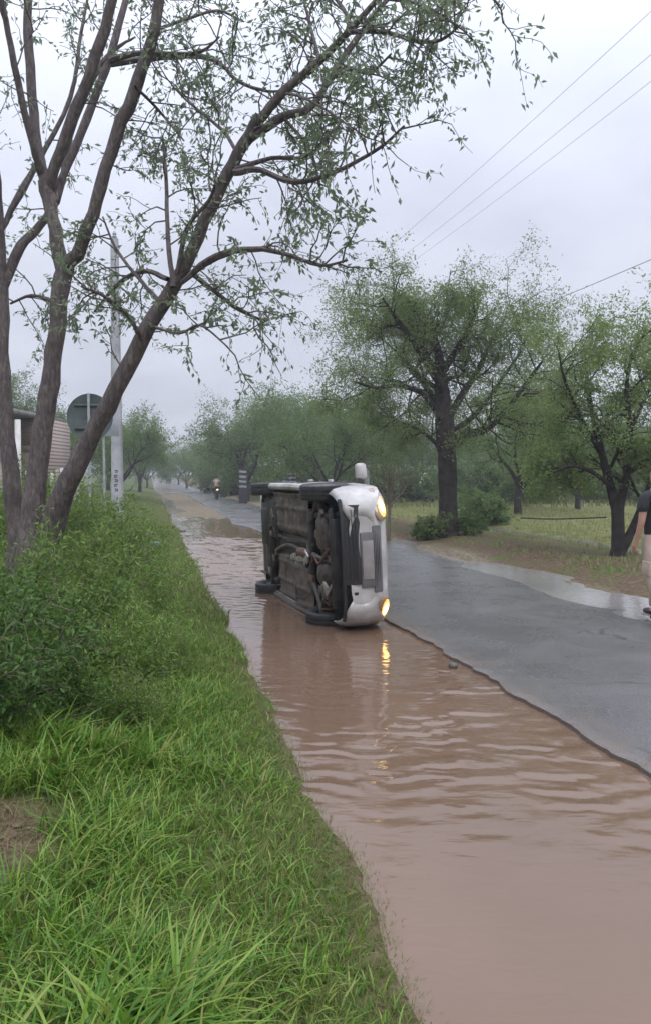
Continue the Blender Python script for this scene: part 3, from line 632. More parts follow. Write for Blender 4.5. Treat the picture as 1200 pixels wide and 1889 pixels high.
# thin bare sapling beside the headlight
o = empty('sapling'); pl = Plant(71); 
cfg = [dict(n=5, t0=.3, ang=38, ratio=.6, rr=.6, wob=.08, up=.05, k=6, step=.2), dict(n=3, t0=.2, ang=38, ratio=.5, rr=.6, wob=.12, up=.06, k=4, step=.15), dict(wob=.15, up=.05, k=3, step=.12, leaf=7, spread=.02)]
SY = 20.5; sxp = P(716, 1000, SY)[0]; sz = on_ground(sxp, SY)
pl.br.append((np.array([[0, 0, -.05], [.01, 0, .5], [0.02, 0, 1.0]]), np.array([.055, .045, .04]), 7))
for a, tl in ((PI, .55), (PI*.9, .25), (0, .3), (.2, .7), (1.6, .4), (4.6, .35)):
    pl.grow((.02, 0, .95), (math.cos(a)*math.sin(tl), math.sin(a)*math.sin(tl), math.cos(tl)), 1.1, .028, 0, cfg)
pl.build(o, M['twig'], M['leaf_fieldshrub'], .05, .4, names=('trunk', 'crown')); o.location = (sxp, SY, sz)
tag(o, 'thin nearly bare sapling just right of the glowing upper headlight', 'sapling')

# ------------------------------------------------------------------ grass
def blades(name, X, Y, H, Wd, mat, rng, seg=3, lean=.5, dirbias=None, z0=None):
    n = len(X); Z = ground_h(X+SL*Y, Y)-.01 if z0 is None else z0
    a = rng.random(n)*2*PI
    D = np.stack([np.cos(a), np.sin(a)], 1)
    if dirbias is not None: D = D+np.asarray(dirbias); D /= np.linalg.norm(D, axis=1)[:, None]+1e-9
    sA_ = rng.random(n)*2*PI; S = np.stack([np.cos(sA_), np.sin(sA_), np.zeros(n)], 1)
    S = S*.6+np.stack([-D[:, 1], D[:, 0], np.zeros(n)], 1); S /= np.linalg.norm(S, axis=1)[:, None]+1e-9
    ln = lean*(.3+1.1*rng.random(n)); rows = []
    for q in range(seg+1):
        f = q/seg; w_ = Wd*(1-.15*f-.85*f**2.5)*.5
        out = H*ln*f**1.8; up = H*(f-.42*ln*f**2.2)
        c = np.stack([X+D[:, 0]*out, Y+D[:, 1]*out, Z+up], 1)
        if q < seg: rows += [c-S*w_[:, None], c+S*w_[:, None]]
        else: rows += [c]
    V = np.stack(rows, 1); m_ = V.shape[1]; i = np.arange(n)[:, None]*m_
    f4 = np.concatenate([i+np.array([[2*q, 2*q+1, 2*q+3, 2*q+2]]) for q in range(seg-1)]) if seg > 1 else []
    f3 = i+np.array([[2*(seg-1), 2*seg-1, 2*seg]])
    o = mesh_np(name, V.reshape(-1, 3), [f4, f3], mat, None, True)
    return o
rg = np.random.default_rng(99)
def verge_pts(n, Y0, Y1, dmax, dmin=-.02, pw=1.0):
    Y = Y0+(Y1-Y0)*rg.random(n)**pw; d = dmin+(dmax-dmin)*rg.random(n); u = .87+edge_noise(Y)-d
    return UX(u, Y), Y, d
def dirt_mask(X, Y):
    q = np.hypot((X+1.32)/.20, (Y-3.05)/.34)+2.4*fbm(X*6, Y*6, 3)+.5*rg.random(len(X))-.25
    return q > 1
def tag_grass(o, l): tag(o, l, 'grass', kind='stuff')
# lush near blades
X, Y, d = verge_pts(76000, 1.3, 7.5, 3.4, .03, 1.25)
cl = .5+fbm(X*2.2, Y*2.2, 3)*1.4; k = dirt_mask(X, Y) & (rg.random(len(X)) < .35+.8*cl) & (rg.random(len(X)) < ss(.0, .4, d)+.1)
X, Y, d, cl = X[k], Y[k], d[k], cl[k]
coarse = ss(.5, .8, .5+fbm(X*1.6+7, Y*1.6, 2)*1.7)*(Y < 4.2)*rg.random(len(X))
H = (.08+.15*np.clip(cl, 0, 1)*ss(.1, .9, d))*(.6+.7*rg.random(len(X)))*(1+.7*coarse); Wd = (.0055+.0055*rg.random(len(X)))*(1+1.1*coarse)
tag_grass(blades('grass', X, Y, H, Wd, M['grass'], rg, 4, .85, (.35, -.3)), 'lush bright green grass covering the near verge')
n_ = 420; X = -1.34+.16*rg.normal(size=n_); Y = 3.05+.24*rg.normal(size=n_)
tag_grass(blades('dead_grass', X, Y, .05+.07*rg.random(n_), .002+.003*rg.random(n_), M['grass_dead'], rg, 3, 1.7), 'dead brown stalks strewn over the bare earth by the left edge')
# short browner grass by the water and as undergrowth
X, Y, d = verge_pts(125000, 1.2, 9, 2.4, -.10, 1.3)
k = rg.random(len(X)) < (.95-.75*ss(.2, 1.0, d))*(.12+.88*ss(-.10, .10, d)); X, Y, d = X[k], Y[k], d[k]
tag_grass(blades('dry_grass', X, Y, .03+.07*rg.random(len(X))*ss(-.05, .4, d)+.02, .0022+.0022*rg.random(len(X)), M['grass_dry'], rg, 3, .9), 'short yellowish grass fringing the muddy water')
# verge further on
X, Y, d = verge_pts(42000, 7.0, 24, 5.0, .0, 1.3)
cl = .5+fbm(X*1.3, Y*1.3, 3)*1.4; k = rg.random(len(X)) < .3+.8*cl; X, Y, d, cl = X[k], Y[k], d[k], cl[k]
tag_grass(blades('grass', X, Y, (.08+.20*np.clip(cl, 0, 1)*ss(.2, 1.5, d))*(.6+.8*rg.random(len(X))), .007+.006*rg.random(len(X)), M['grass'], rg, 3, .7), 'green grass on the verge below and beyond the tree')
X, Y, d = verge_pts(16000, 9, 60, 2.5, -.05, 1.6)
tag_grass(blades('dry_grass', X, Y, .06+.12*rg.random(len(X)), .008+.008*rg.random(len(X)), M['grass_dry'], rg, 2, .7), 'yellow-green grass along the far left verge')
# roadside and field on the right
n_ = 60000; Y = 8+52*rg.random(n_)**1.5; u = 7.0+13*rg.random(n_)**1.3
den = np.where(u < 9.8, ss(.52, .68, .5+fbm(u*.6+2, Y*.5, 3)*1.5)*.8*ss(7.0, 8.0, u)+.02, .75)*np.where(np.abs(u-11.1) < .35, .2, 1); k = rg.random(n_) < den; Y, u = Y[k], u[k]; X = UX(u, Y)
tag_grass(blades('field_grass', X, Y, np.where(u < 9.8, .05, .10)+.12*rg.random(len(X)), .008+.010*rg.random(len(X)), M['grass_field'], rg, 2, .7), 'pale yellow-green grass of the open field across the road')
n_ = 14000; Y = 40+50*rg.random(n_); u = 7.2+30*rg.random(n_); X = UX(u, Y)
tag_grass(blades('field_grass', X, Y, .2+.3*rg.random(n_), .03+.03*rg.random(n_), M['grass_field'], rg, 2, .6), 'taller pale grass at the back of the field')

# ------------------------------------------------------------------ the overturned car
M['paint'] = simple('white_paint', (.27, .25, .235), (.56, .545, .53), 2.6, .38, coat=.35)  # darker mottle tone holds dirt plus shade painted into the white
M['rubber'] = simple('tyre_rubber', (.012, .012, .014), (.03, .028, .028), 20, .62, bump=.3, bscale=60)
M['rim'] = simple('steel_rim', (.10, .10, .105), (.2, .195, .19), 14, .45, .7)
M['under'] = simple('muddy_underbody', (.03, .024, .02), (.145, .114, .088), 4.5, .6, bump=.6, bscale=18, detail=8)
M['underdark'] = simple('grimy_black_metal', (.005, .005, .006), (.024, .020, .018), 7, .5, bump=.4, bscale=30)
M['undermid'] = simple('dusty_steel', (.05, .042, .036), (.12, .098, .08), 12, .55, .3, bump=.4, bscale=30)
M['alu'] = simple('heat_shield', (.38, .36, .33), (.62, .60, .57), 16, .38, .8, bump=.4, bscale=40)
M['rust'] = simple('rusty_metal', (.09, .045, .032), (.18, .10, .07), 18, .7, .2, bump=.3, bscale=40)
M['blackplastic'] = simple('black_plastic', (.014, .014, .015), (.024, .024, .025), 20, .5)
M['greyplastic'] = simple('grey_plastic', (.10, .095, .095), (.14, .13, .13), 10, .5)
M['plate'] = simple('number_plate', (.22, .20, .19), (.27, .25, .24), 6, .45)
m, t, p, o = material('tinted_glass'); M['glass'] = m
p.inputs['Base Color'].default_value = (.015, .02, .02, 1); p.inputs['Roughness'].default_value = .04; p.inputs['Coat Weight'].default_value = .6
m, t, p, o = material('clear_lens'); M['lens'] = m
p.inputs['Base Color'].default_value = (.30, .20, .13, 1); p.inputs['Roughness'].default_value = .12; p.inputs['Coat Weight'].default_value = .8
m, t, p, o = material('lit_bulb'); M['bulb'] = m
p.inputs['Base Color'].default_value = (1, .8, .45, 1); p.inputs['Emission Color'].default_value = (1, .66, .20, 1); p.inputs['Emission Strength'].default_value = 6.0
m, t, p, o = material('lit_reflector'); M['reflector'] = m
p.inputs['Base Color'].default_value = (.6, .35, .12, 1); p.inputs['Emission Color'].default_value = (1, .42, .07, 1); p.inputs['Emission Strength'].default_value = 1.4; p.inputs['Roughness'].default_value = .2
m, t, p, o = material('red_lamp'); M['red'] = m
p.inputs['Base Color'].default_value = (.35, .02, .02, 1); p.inputs['Roughness'].default_value = .15

ang = math.atan2(.951, .31)
Fv = Vector((.31, -.951, 0)).normalized(); Lv = Vector((0, 0, -1)); Uv = Fv.cross(Lv)
car = empty('car')
# local axes: x forward, y to the car's left, z up; it lies on its left side, underside to the verge
rot = Matrix((Fv, Lv, Uv)).transposed().to_4x4()
tilt = Matrix.Rotation(R(2.6), 4, 'X')
WR, TRK, WB = .29, .735, 2.58
O = Vector((.02, 9.15, .785))-Uv*WR
car.matrix_world = Matrix.Translation(O) @ rot @ tilt
XK = [-3.27, -3.25, -3.20, -3.10, -2.95, -2.6, -2.0, -1.2, -.4, .2, .42, .58, .68, .74, .775, .79]
ZT = [.62, .72, .84, 1.06, 1.27, 1.39, 1.43, 1.42, .97, .88, .845, .80, .74, .68, .62, .56]
ZB = [.44, .40, .36, .30, .26, .21, .20, .19, .19, .20, .20, .195, .20, .215, .24, .29]
WK = [.50, .58, .65, .72, .77, .80, .815, .82, .82, .81, .795, .755, .70, .64, .57, .48]
zt_pts = np.array([[-3.27, .62], [-3.25, .72], [-3.2, .86], [-3.1, 1.08], [-2.98, 1.27], [-2.7, 1.385], [-2.2, 1.425], [-1.6, 1.43], [-1.25, 1.40], [-1.0, 1.31], [-.45, .985], [-.38, .96], [-.1, .925], [.2, .885], [.42, .845], [.58, .80], [.68, .745], [.74, .685], [.775, .63], [.79, .57]])
def fz(x): return np.interp(x, zt_pts[:, 0], zt_pts[:, 1])
SEAM = [-.50, -1.50, -2.42]
xs = list(np.linspace(-3.27, -3.0, 10))+list(np.linspace(-2.95, .4, 84))+list(np.linspace(.43, .79, 22))
for sm in SEAM: xs += [sm-.004, sm+.004]
xs = np.array(sorted(set(np.round(xs, 4))))
def sect(x):
    zt = fz(x); zb = np.interp(x, XK, ZB); w_ = np.interp(x, XK, WK)
    belt = min(.93, zt-.07); g = zt-belt; q = belt-zb
    prof = [(0, zb), (.35*w_, zb), (.70*w_, zb), (.90*w_, zb+.015), (.965*w_, zb+.13*q), (.99*w_, zb+.3*q), (1.0*w_, zb+.5*q), (1.0*w_, zb+.66*q), (.985*w_, zb+.72*q), (.985*w_, zb+.86*q), (.965*w_, belt),
            (.945*w_, belt+.08*g), (.895*w_, belt+.45*g), (.835*w_, belt+.82*g), (.77*w_, belt+.94*g), (.62*w_, zt-.012*g/.5), (.35*w_, zt), (0, zt+.008)]
    return np.array(prof)
half = np.array([sect(x) for x in xs]); nh = half.shape[1]
ring = np.concatenate([half, half[:, 1:-1][:, ::-1]*np.array([-1, 1])], 1); nr = ring.shape[1]
VB = np.stack([np.repeat(xs[:, None], nr, 1), ring[:, :, 0], ring[:, :, 1]], -1)
cells = {}
def hi(j):                      # index on the half section, 0 bottom ... 16 top
    return j if j < nh-1 else nr-1-j
for i in range(len(xs)-1):
    xm = (xs[i]+xs[i+1])/2; thin_ = xs[i+1]-xs[i] < .012
    for j in range(nr):
        h_ = hi(j); side = 1 if j < nh-1 else -1; zc = VB[i:i+2, [j, (j+1) % nr], 2].mean()
        # wheel openings
        yc = VB[i, j, 1]
        wa = min(math.hypot(xm, zc-WR), math.hypot(xm+WB, zc-WR))
        nm = 'body'
        if h_ <= 2: nm = 'skip'
        elif wa < .345 and abs(yc) > .5 and h_ < 10: nm = 'skip'
        elif thin_ and 3 <= h_ <= 12: nm = ('door_seam', side, round(xm, 1))
        elif h_ in (11, 12) and zc > .95 and fz(xm) > 1.30 and xm < -.9:
            nm = ('side_window', side, 0) if -1.46 < xm < -1.0 else ('side_window', side, 1) if -2.36 < xm < -1.54 else ('side_window', side, 2) if -2.8 < xm < -2.48 else 'body'
        elif h_ >= 14 and -.98 < xm < -.47: nm = 'windshield'
        elif h_ >= 14 and -3.14 < xm < -3.0: nm = 'rear_window'
        elif h_ >= 14 and -.36 < xm < .62: nm = 'hood'
        cells.setdefault(nm, []).append((i*nr+j, i*nr+(j+1) % nr, (i+1)*nr+(j+1) % nr, (i+1)*nr+j))
flat = VB.reshape(-1, 3)
def panel(name, key, mat, th=.0):
    F = np.array(cells[key]); ids = np.unique(F); mp_ = -np.ones(len(flat), int); mp_[ids] = np.arange(len(ids))
    ob = mesh_np(name, flat[ids], [mp_[F]], mat, car, True)
    ob.data.set_sharp_from_angle(angle=R(35))
    sm = ob.modifiers.new('thickness', 'SOLIDIFY'); sm.thickness = .012; sm.offset = 1 if name in ('door_seam',) else -1
    return ob
body = panel('body', 'body', M['paint'])
# end caps of the shell
for i, nm in ((0, 'tail_panel'), (len(xs)-1, 'nose_panel')):
    c_ = VB[i].mean(0); VV = np.vstack([VB[i], c_]); F3 = [[nr, (q+1) % nr, q] if i == 0 else [nr, q, (q+1) % nr] for q in range(nr)]
    mesh_np(nm, VV, [np.array(F3)], M['paint'], car)
for key in [k_ for k_ in cells if k_[0] == 'door_seam']: panel('door_seam', key, M['blackplastic'])
panel('windshield', 'windshield', M['glass']); panel('rear_window', 'rear_window', M['glass']); panel('hood', 'hood', M['paint'])
for s_ in (1, -1):
    for q in range(3): panel('side_window', ('side_window', s_, q), M['glass'])
    b = MB(); b.box((-1.38, s_*.832, .83), (.16, .03, .035), bev=.01); b.build('door_handle', M['paint'], car); b = MB(); b.box((-2.30, s_*.828, .83), (.16, .03, .035), bev=.01); b.build('door_handle', M['paint'], car)
    b = MB(); b.box((-.63, s_*.945, .985), (.10, .21, .15), rotm('Z', s_*.15), .045); mir = b.build('side_mirror', M['paint'], car)
    b = MB(); b.box((-.695, s_*.935, .985), (.012, .15, .11), bev=.005); b.build('mirror_glass', M['glass'], mir)
    b = MB(); b.tube([(-.60, s_*.78, .94), (-.61, s_*.85, .955)], .03, 8); b.build('mirror_arm', M['blackplastic'], mir)
    b = MB(); b.tube([(-.33, s_*.775, .215), (-1.2, s_*.785, .2), (-2.2, s_*.775, .21)], .045, 8); b.build('sill', M['paint'] if s_ < 0 else M['undermid'], car)
    # lamps at the nose corners
    rl_ = rotm('Z', s_*R(38)) @ rotm('Y', R(-24))
    b = MB(); b.ell((.655, s_*.585, .665), (.060, .225, .105), rl_, 20, 12); hl = b.build('headlight', M['lens'], car)
    b = MB(); b.ell((.685, s_*.578, .688), (.038, .165, .076), rl_, 18, 10); b.build('lit_reflector', M['reflector'], hl); b = MB(); b.ell((.706, s_*.572, .694), (.028, .115, .050), rl_, 18, 10); b.build('lit_bulb', M['bulb'], hl)
    b = MB(); b.ell((-3.17, s_*.63, .80), (.06, .09, .16)); b.build('tail_lamp', M['red'], car)
    # fog lamp recess
    b = MB(); b.ell((.735, s_*.575, .375), (.022, .075, .042), rotm('Z', s_*R(35))); b.build('fog_lamp_recess', M['blackplastic'], car)
    b = MB(); b.box((.775, s_*.40, .345), (.016, .12, .05), rotm('Z', s_*R(16)), .012); b.build('air_intake', M['blackplastic'], car)
b = MB(); gy = np.linspace(-.60, .26, 16); gz = np.linspace(.235, .405, 6); VV = []
for z_ in gz:
    for y_ in gy: VV.append((.822-.13*y_*y_-abs(z_-.37)*.30, y_, z_+.02*math.sin(y_*9)*(z_ > .36)))
b.add(VV, [[i*16+j, i*16+j+1, (i+1)*16+j+1, (i+1)*16+j] for i in range(5) for j in range(15)])
for q in range(3): b.tube([(.828-.13*y_*y_-abs(.285+q*.037-.37)*.30, y_, .285+q*.037) for y_ in np.linspace(-.55, .2, 8)], .006, 5)
b.build('lower_grille', M['blackplastic'], car)
b = MB(); b.box((.762, 0, .605), (.05, .74, .125), rotm('Y', R(-18)), .02)
gr = b.build('grille', M['greyplastic'], car)
for q in range(4):
    b = MB(); b.tube([(.798-q*.008, -.31, .565+q*.022), (.806-q*.008, 0, .565+q*.022), (.798-q*.008, .31, .565+q*.022)], .005, 5); b.build('grille_bar', M['blackplastic'], gr)
b = MB(); b.box((.800, .0, .485), (.03, .60, .155), bev=.012); ph_ = b.build('plate_holder', M['greyplastic'], car); b = MB(); b.box((.819, 0, .485), (.012, .42, .125), bev=.004); b.build('number_plate', M['plate'], ph_)
b = MB(); b.tube([(.70, -.66, .225), (.765, -.50, .222), (.785, 0, .220), (.765, .50, .222), (.70, .66, .225)], .022, 8); b.build('bumper_lip', M['blackplastic'], car)
b = MB(); b.box((-3.10, 0, .38), (.34, 1.36, .20), bev=.06); b.build('rear_bumper', M['paint'], car)
# underside
fx = np.linspace(-2.0, -.36, 70); fy = np.linspace(-.70, .70, 60); FX_, FY_ = np.meshgrid(fx, fy, indexing='ij')
fzv = .205+.075*(1-ss(.12, .20, np.abs(FY_)))-.022*(1-ss(.0, .03, np.abs(np.abs(FY_)-.50)))-.016*(1-ss(.0, .025, np.abs(np.abs(FY_)-.24)))
fzv = fzv-.018*(1-ss(.0, .03, np.abs(FX_+1.02)))*(np.abs(FY_) > .2)-.014*(1-ss(.0, .02, np.abs(FX_+1.62)))*(np.abs(FY_) > .2)+.05*fbm(FX_*3.1+2, FY_*3.3+5, 3)+.03*fbm(FX_*9, FY_*9, 2)
fzv = fzv+.02*(FY_ > .2)*(FX_ < -1.1)-.02*ss(.64, .68, np.abs(FY_))
i_ = np.arange(69)[:, None]*60; j_ = np.arange(59)[None, :]
mesh_np('floor_pan', np.stack([FX_, FY_, fzv], -1).reshape(-1, 3), [np.stack([i_+j_, i_+j_+1, i_+60+j_+1, i_+60+j_], -1).reshape(-1, 4)], M['under'], car, True)
b = MB(); b.box((-1.15, 0, .275), (1.7, .28, .05), bev=.02); b.build('tunnel', M['underdark'], car)
b = MB(); b.box((-2.55, 0, .30), (1.15, 1.15, .06), bev=.02); b.box((-2.86, -.15, .30), (.45, .60, .12), bev=.05); b.box((-2.08, -.32, .24), (.42, .56, .12), bev=.05); b.build('rear_floor', M['underdark'], car)
b = MB(); b.tube([(-2.47, -.70, .27), (-2.36, -.52, .25), (-2.34, 0, .245), (-2.36, .52, .25), (-2.47, .70, .27)], .062, 10)
for s_ in (1, -1): b.tube([(-2.05, s_*.56, .25), (-2.55, s_*.60, .27)], .05, 8); b.tube([(-2.6, s_*.58, .28), (-2.62, s_*.57, .62)], .06, 10)
b.build('rear_axle', M['underdark'], car)
b = MB(); b.box((.18, 0, .34), (.95, 1.02, .10), bev=.03); b.box((.10, -.02, .50), (.9, .95, .3)); b.build('engine_bay', M['underdark'], car)
b = MB(); b.box((.12, -.26, .26), (.34, .40, .17), bev=.05); b.box((.12, -.26, .185), (.26, .30, .04), bev=.015); b.build('oil_pan', M['undermid'], car)
b = MB(); b.ell((.06, .22, .30), (.22, .20, .15)); b.lathe([(.0, -.10), (.10, -.10), (.12, 0), (.10, .10), (0, .10)], (.06, .38, .30), 'y', 18); b.build('gearbox', M['undermid'], car)
b = MB(); b.box((-.36, 0, .225), (.14, 1.05, .075), bev=.025); b.box((.46, 0, .215), (.09, 1.12, .06), bev=.02)
for s_ in (1, -1): b.box((.05, s_*.46, .225), (.9, .075, .06), bev=.02)
b.build('subframe', M['underdark'], car)
for s_ in (1, -1):
    b = MB(); b.tube([(-.36, s_*.34, .215), (-.14, s_*.50, .20), (.0, s_*.66, .20)], [.04, .032, .03], 8); b.tube([(.10, s_*.40, .22), (.0, s_*.66, .20)], .026, 8); b.build('control_arm', M['undermid'], car)
    b = MB(); b.tube([(.0, s_*.18, .29), (0, s_*.64, .29)], .017, 8); b.lathe([(.028, -.05), (.05, -.02), (.045, .02), (.028, .05)], (0, s_*.55, .29), 'y', 14); b.lathe([(.03, -.05), (.055, -.02), (.05, .02), (.03, .05)], (0, s_*.26, .29), 'y', 14); b.build('drive_shaft', M['underdark'], car)
    b = MB(); b.tube([(-.02, s_*.60, .30), (-.04, s_*.55, .72)], .038, 10); b.build('strut', M['underdark'], car)
    b = MB(); b.tube([(-.14, s_*.20, .27), (-.12, s_*.65, .26)], .012, 6); b.build('tie_rod', M['undermid'], car)
    # arch liners behind the wheels
    for wx in (0, -WB):
        b = MB(); th = np.linspace(-.15, PI+.15, 15); 
        A_ = np.array([[wx+.335*math.cos(a), s_*.80, WR+.335*math.sin(a)] for a in th]); B_ = A_*[1, 0, 1]+[0, s_*.52, 0]
        VV = np.vstack([A_, B_]); FF = [[q, q+1, 16+q-1+0, 15+q] for q in range(14)]
        b.add(VV, [[q, q+1, 15+q+1, 15+q] for q in range(14)]); cpt = np.array([[wx, s_*.52, WR+.1]]); b.add(np.vstack([B_, cpt]), None, [[q, q+1, 15] for q in range(14)])
        b.build('arch_liner', M['blackplastic'], car)
b = MB(); b.tube(smooth_path([(.30, .05, .24), (.0, .03, .19), (-.30, .02, .215), (-.7, .03, .225), (-1.4, .0, .225), (-2.0, .12, .215), (-2.2, .30, .22)], 5), .027, 10); b.build('exhaust_pipe', M['undermid'], car)
b = MB(); b.lathe([(0, -.28), (.07, -.28), (.09, -.24), (.09, .24), (.07, .28), (0, .28)], (-2.78, .30, .33), 'y', 20, ); b.tube(smooth_path([(-2.2, .30, .22), (-2.4, .5, .20), (-2.7, .45, .25)], 4), .024, 8); b.tube([(-2.85, .55, .26), (-3.2, .56, .25)], .022, 8); b.build('muffler', M['undermid'], car)
b = MB(); b.lathe([(.03, -.24), (.055, -.2), (.06, 0), (.055, .2), (.03, .24)], (-.62, .03, .20), 'x', 16); b.build('catalytic_converter', M['rust'], car)
b = MB()
for q in range(9): b.box((-.48-q*.085, .12+.015*math.sin(q*1.7), .178), (.07, .07+.02*math.sin(q*2.3), .012), rotm('Z', .3*math.sin(q*3.1)), .004)
b.box((-.42, .05, .165), (.16, .10, .03), rotm('Z', .5), .01)
b.build('heat_shield', M['alu'], car)
b = MB(); b.tube(smooth_path([(.36, -.1, .2), (.2, .0, .185), (.02, .1, .18), (-.12, .02, .17), (-.25, .12, .175)], 5), .02, 8); b.build('hose', M['rust'], car)
for yy, zz_, rr2 in ((-.10, .20, .007), (-.125, .198, .006), (.60, .185, .006)):
    b = MB(); b.tube(smooth_path([(-.25, yy*.8, zz_), (-.7, yy, zz_-.008), (-1.3, yy+.03, zz_-.006), (-1.95, yy, zz_), (-2.35, yy*1.4, zz_+.02)], 4), rr2, 6); b.build('brake_line', M['undermid'], car)
for k in range(26):
    rk = random.Random(900+k); b = MB(); b.box((rk.uniform(-.55, .5) if k < 18 else rk.uniform(-2.5, -2.0), rk.uniform(-.55, .55), rk.uniform(.175, .23)), (rk.uniform(.05, .2), rk.uniform(.03, .12), rk.uniform(.03, .06)), rotm('Z', rk.uniform(-1, 1)), .01); b.build('bracket', M[rk.choice(['undermid', 'underdark', 'rust', 'under'])], car)
for s_ in (1, -1):
    b = MB(); b.lathe([(0, -.012), (.11, -.012), (.115, 0), (.11, .012), (0, .012)], (0, s_*.63, WR), 'y', 24); b.build('brake_disc', M['rust'], car)
b = MB(); b.box((.60, 0, .30), (.06, .9, .28), bev=.02); b.build('radiator', M['underdark'], car)
b = MB(); b.box((.20, .38, .19), (.18, .16, .03), rotm('Z', .4), .01); b.tube(smooth_path([(.4, .3, .2), (.3, .42, .18), (.1, .5, .19)], 4), .014, 6); b.build('under_cover', M['alu'], car)
# wheels: tyre and rim
def wheel(wx, s_, steer=0):
    we = MB(); rim = MB()
    hw = .088
    prof = [(.185, -hw*.8), (.225, -hw*.98), (.262, -hw), (.283, -hw*.86), (.290, -hw*.6), (.290, -hw*.34), (.282, -hw*.32), (.282, -hw*.24), (.2905, -hw*.22), (.2905, hw*.22), (.282, hw*.24), (.282, hw*.32), (.290, hw*.34), (.290, hw*.6), (.283, hw*.86), (.262, hw), (.225, hw*.98), (.185, hw*.8)]
    rz_m = rotm('Z', steer)
    we.lathe(prof, (wx, s_*TRK, WR), 'y', 40, rz_m)
    ty = we.build('wheel', M['rubber'], car)
    rim.lathe([(0, s_*.03), (.05, s_*.045), (.07, s_*.03), (.13, s_*.02), (.16, s_*.05), (.185, s_*.07), (.188, 0), (.185, -s_*.07), (.17, -s_*.06), (.165, -s_*.01), (.12, -s_*.02), (.12, -s_*.07), (0, -s_*.075)], (wx, s_*TRK, WR), 'y', 28, rz_m)
    rim.build('rim', M['rim'], ty)
    hb = MB(); hb.lathe([(0, s_*.06), (.03, s_*.055), (.032, s_*.03)], (wx, s_*TRK, WR), 'y', 14, rz_m); hb.build('hub', M['undermid'], ty)
for s_ in (1, -1): wheel(0, s_, R(3)); wheel(-WB, s_, 0)
tag(car, 'white hatchback lying on its side in muddy water with headlights on', 'car')

# ------------------------------------------------------------------ utility poles and overhead wires
M['concrete'] = simple('pale_concrete', (.27, .275, .30), (.42, .42, .44), 3, .8, bump=.4, bscale=30)
M['blackpaint'] = simple('black_paint', (.02, .02, .022), (.035, .035, .035), 10, .7)
M['wire'] = simple('wire_sheath', (.20, .20, .215), (.26, .26, .275), 3, .6)
M['galv'] = simple('galvanised_steel', (.30, .31, .32), (.42, .43, .44), 12, .5, .4)
def pole(X, Y, H, wd, label, zb=0.0):
    o = empty('utility_pole', (X, Y, on_ground(X, Y)-.1)); b = MB()
    n = 24; 
    for q in range(2):
        pass
    w0, w1 = wd/2, wd*.30
    zz = np.linspace(0, H, 14); V = []; c = .22
    for z in zz:
        h = w0+(w1-w0)*z/H; k_ = h*c
        V += [(-h+k_, -h, z), (h-k_, -h, z), (h, -h+k_, z), (h, h-k_, z), (h-k_, h, z), (-h+k_, h, z), (-h, h-k_, z), (-h, -h+k_, z)]
    F = [[i*8+j, i*8+(j+1) % 8, (i+1)*8+(j+1) % 8, (i+1)*8+j] for i in range(13) for j in range(8)]
    b.add(V, F); b.build('shaft', M['concrete'], o, False)
    return o, b
px_, py_ = P(217, 900, 18.0)[0], 18.0
o, _ = pole(px_, py_, P(217, 440, 18.0)[2]-on_ground(px_, py_)+.1, .25, '')
b = MB(); b.lathe([(0, 0), (.03, 0), (.055, .04), (.03, .07), (.05, .10), (.02, .16), (0, .16)], (0, 0, P(217, 440, 18.0)[2]-on_ground(px_, py_)+.1), 'z', 12); b.build('insulator', M['concrete'], o)
# stencilled marks on the pole, unreadable dark characters stacked upright
zb_ = on_ground(px_, py_)-.1
for q in range(5):
    zz = P(217, 868+q*8.5, py_)[2]-zb_
    b = MB(); hw_ = .125-.0048*zz
    b.box((.005, -hw_-.002, zz), (.07, .004, .016)); b.box((-.028 if q % 2 else .034, -hw_-.002, zz-.022), (.016, .004, .05)); b.box((.0, -hw_-.002, zz-.044), (.06 if q % 3 else .03, .004, .015))
    b.build('stencil_mark', M['blackpaint'], o, False)
tag(o, 'pale concrete utility pole with black stencilled characters on the left verge', 'utility pole')
# line of poles on the right, far one behind the car
FX, FY = P(676, 880, 42.5)[0], 42.5
pole_pts = [(FX, FY), (FX+SL*49, FY-49)]
obs = []
for k, (X, Y) in enumerate(pole_pts):
    o, _ = pole(X, Y, 12.3, .27, '')
    b = MB(); b.box((0, 0, 12.0), (2.1, .10, .12), bev=.01); cr_ = b.build('crossarm', M['galv'], o)
    for q in (-.95, .15, .95):
        b = MB(); b.lathe([(0, 0), (.03, 0), (.055, .04), (.03, .07), (.05, .10), (.02, .16), (0, .16)], (q, 0, 12.06), 'z', 12); b.build('insulator', M['concrete'], cr_)
    tag(o, ['thin concrete pole rising behind the overturned car, half hidden by leaves', 'concrete pole holding the near end of the overhead wires'][k], 'utility pole')
def wire(A_, B_, sag, r, label):
    tt = np.linspace(0, 1, 40)[:, None]; A_ = np.array(A_); B_ = np.array(B_)
    Pn = A_*(1-tt)+B_*tt; Pn[:, 2] -= sag*4*(tt*(1-tt))[:, 0]
    b = MB(); b.tube(Pn, r, 6); ob = b.build('overhead_wire', M['wire']); tag(ob, label, 'wire', 'overhead wires beside the road')
za = on_ground(*pole_pts[0])-.1+12.22; zb2 = on_ground(*pole_pts[1])-.1+12.22
for q, lb in ((-.95, 'topmost of the three overhead wires against the sky'), (.15, 'middle one of the three overhead wires'), (.95, 'lowest of the three close overhead wires')):
    wire((FX+q, FY, za), (pole_pts[1][0]+q, pole_pts[1][1], zb2), .55, .0055, lb)
wire((FX+.14, FY, 7.35), (pole_pts[1][0]+.14, pole_pts[1][1], 7.2), .45, .009, 'single lower overhead wire above the broad old tree')

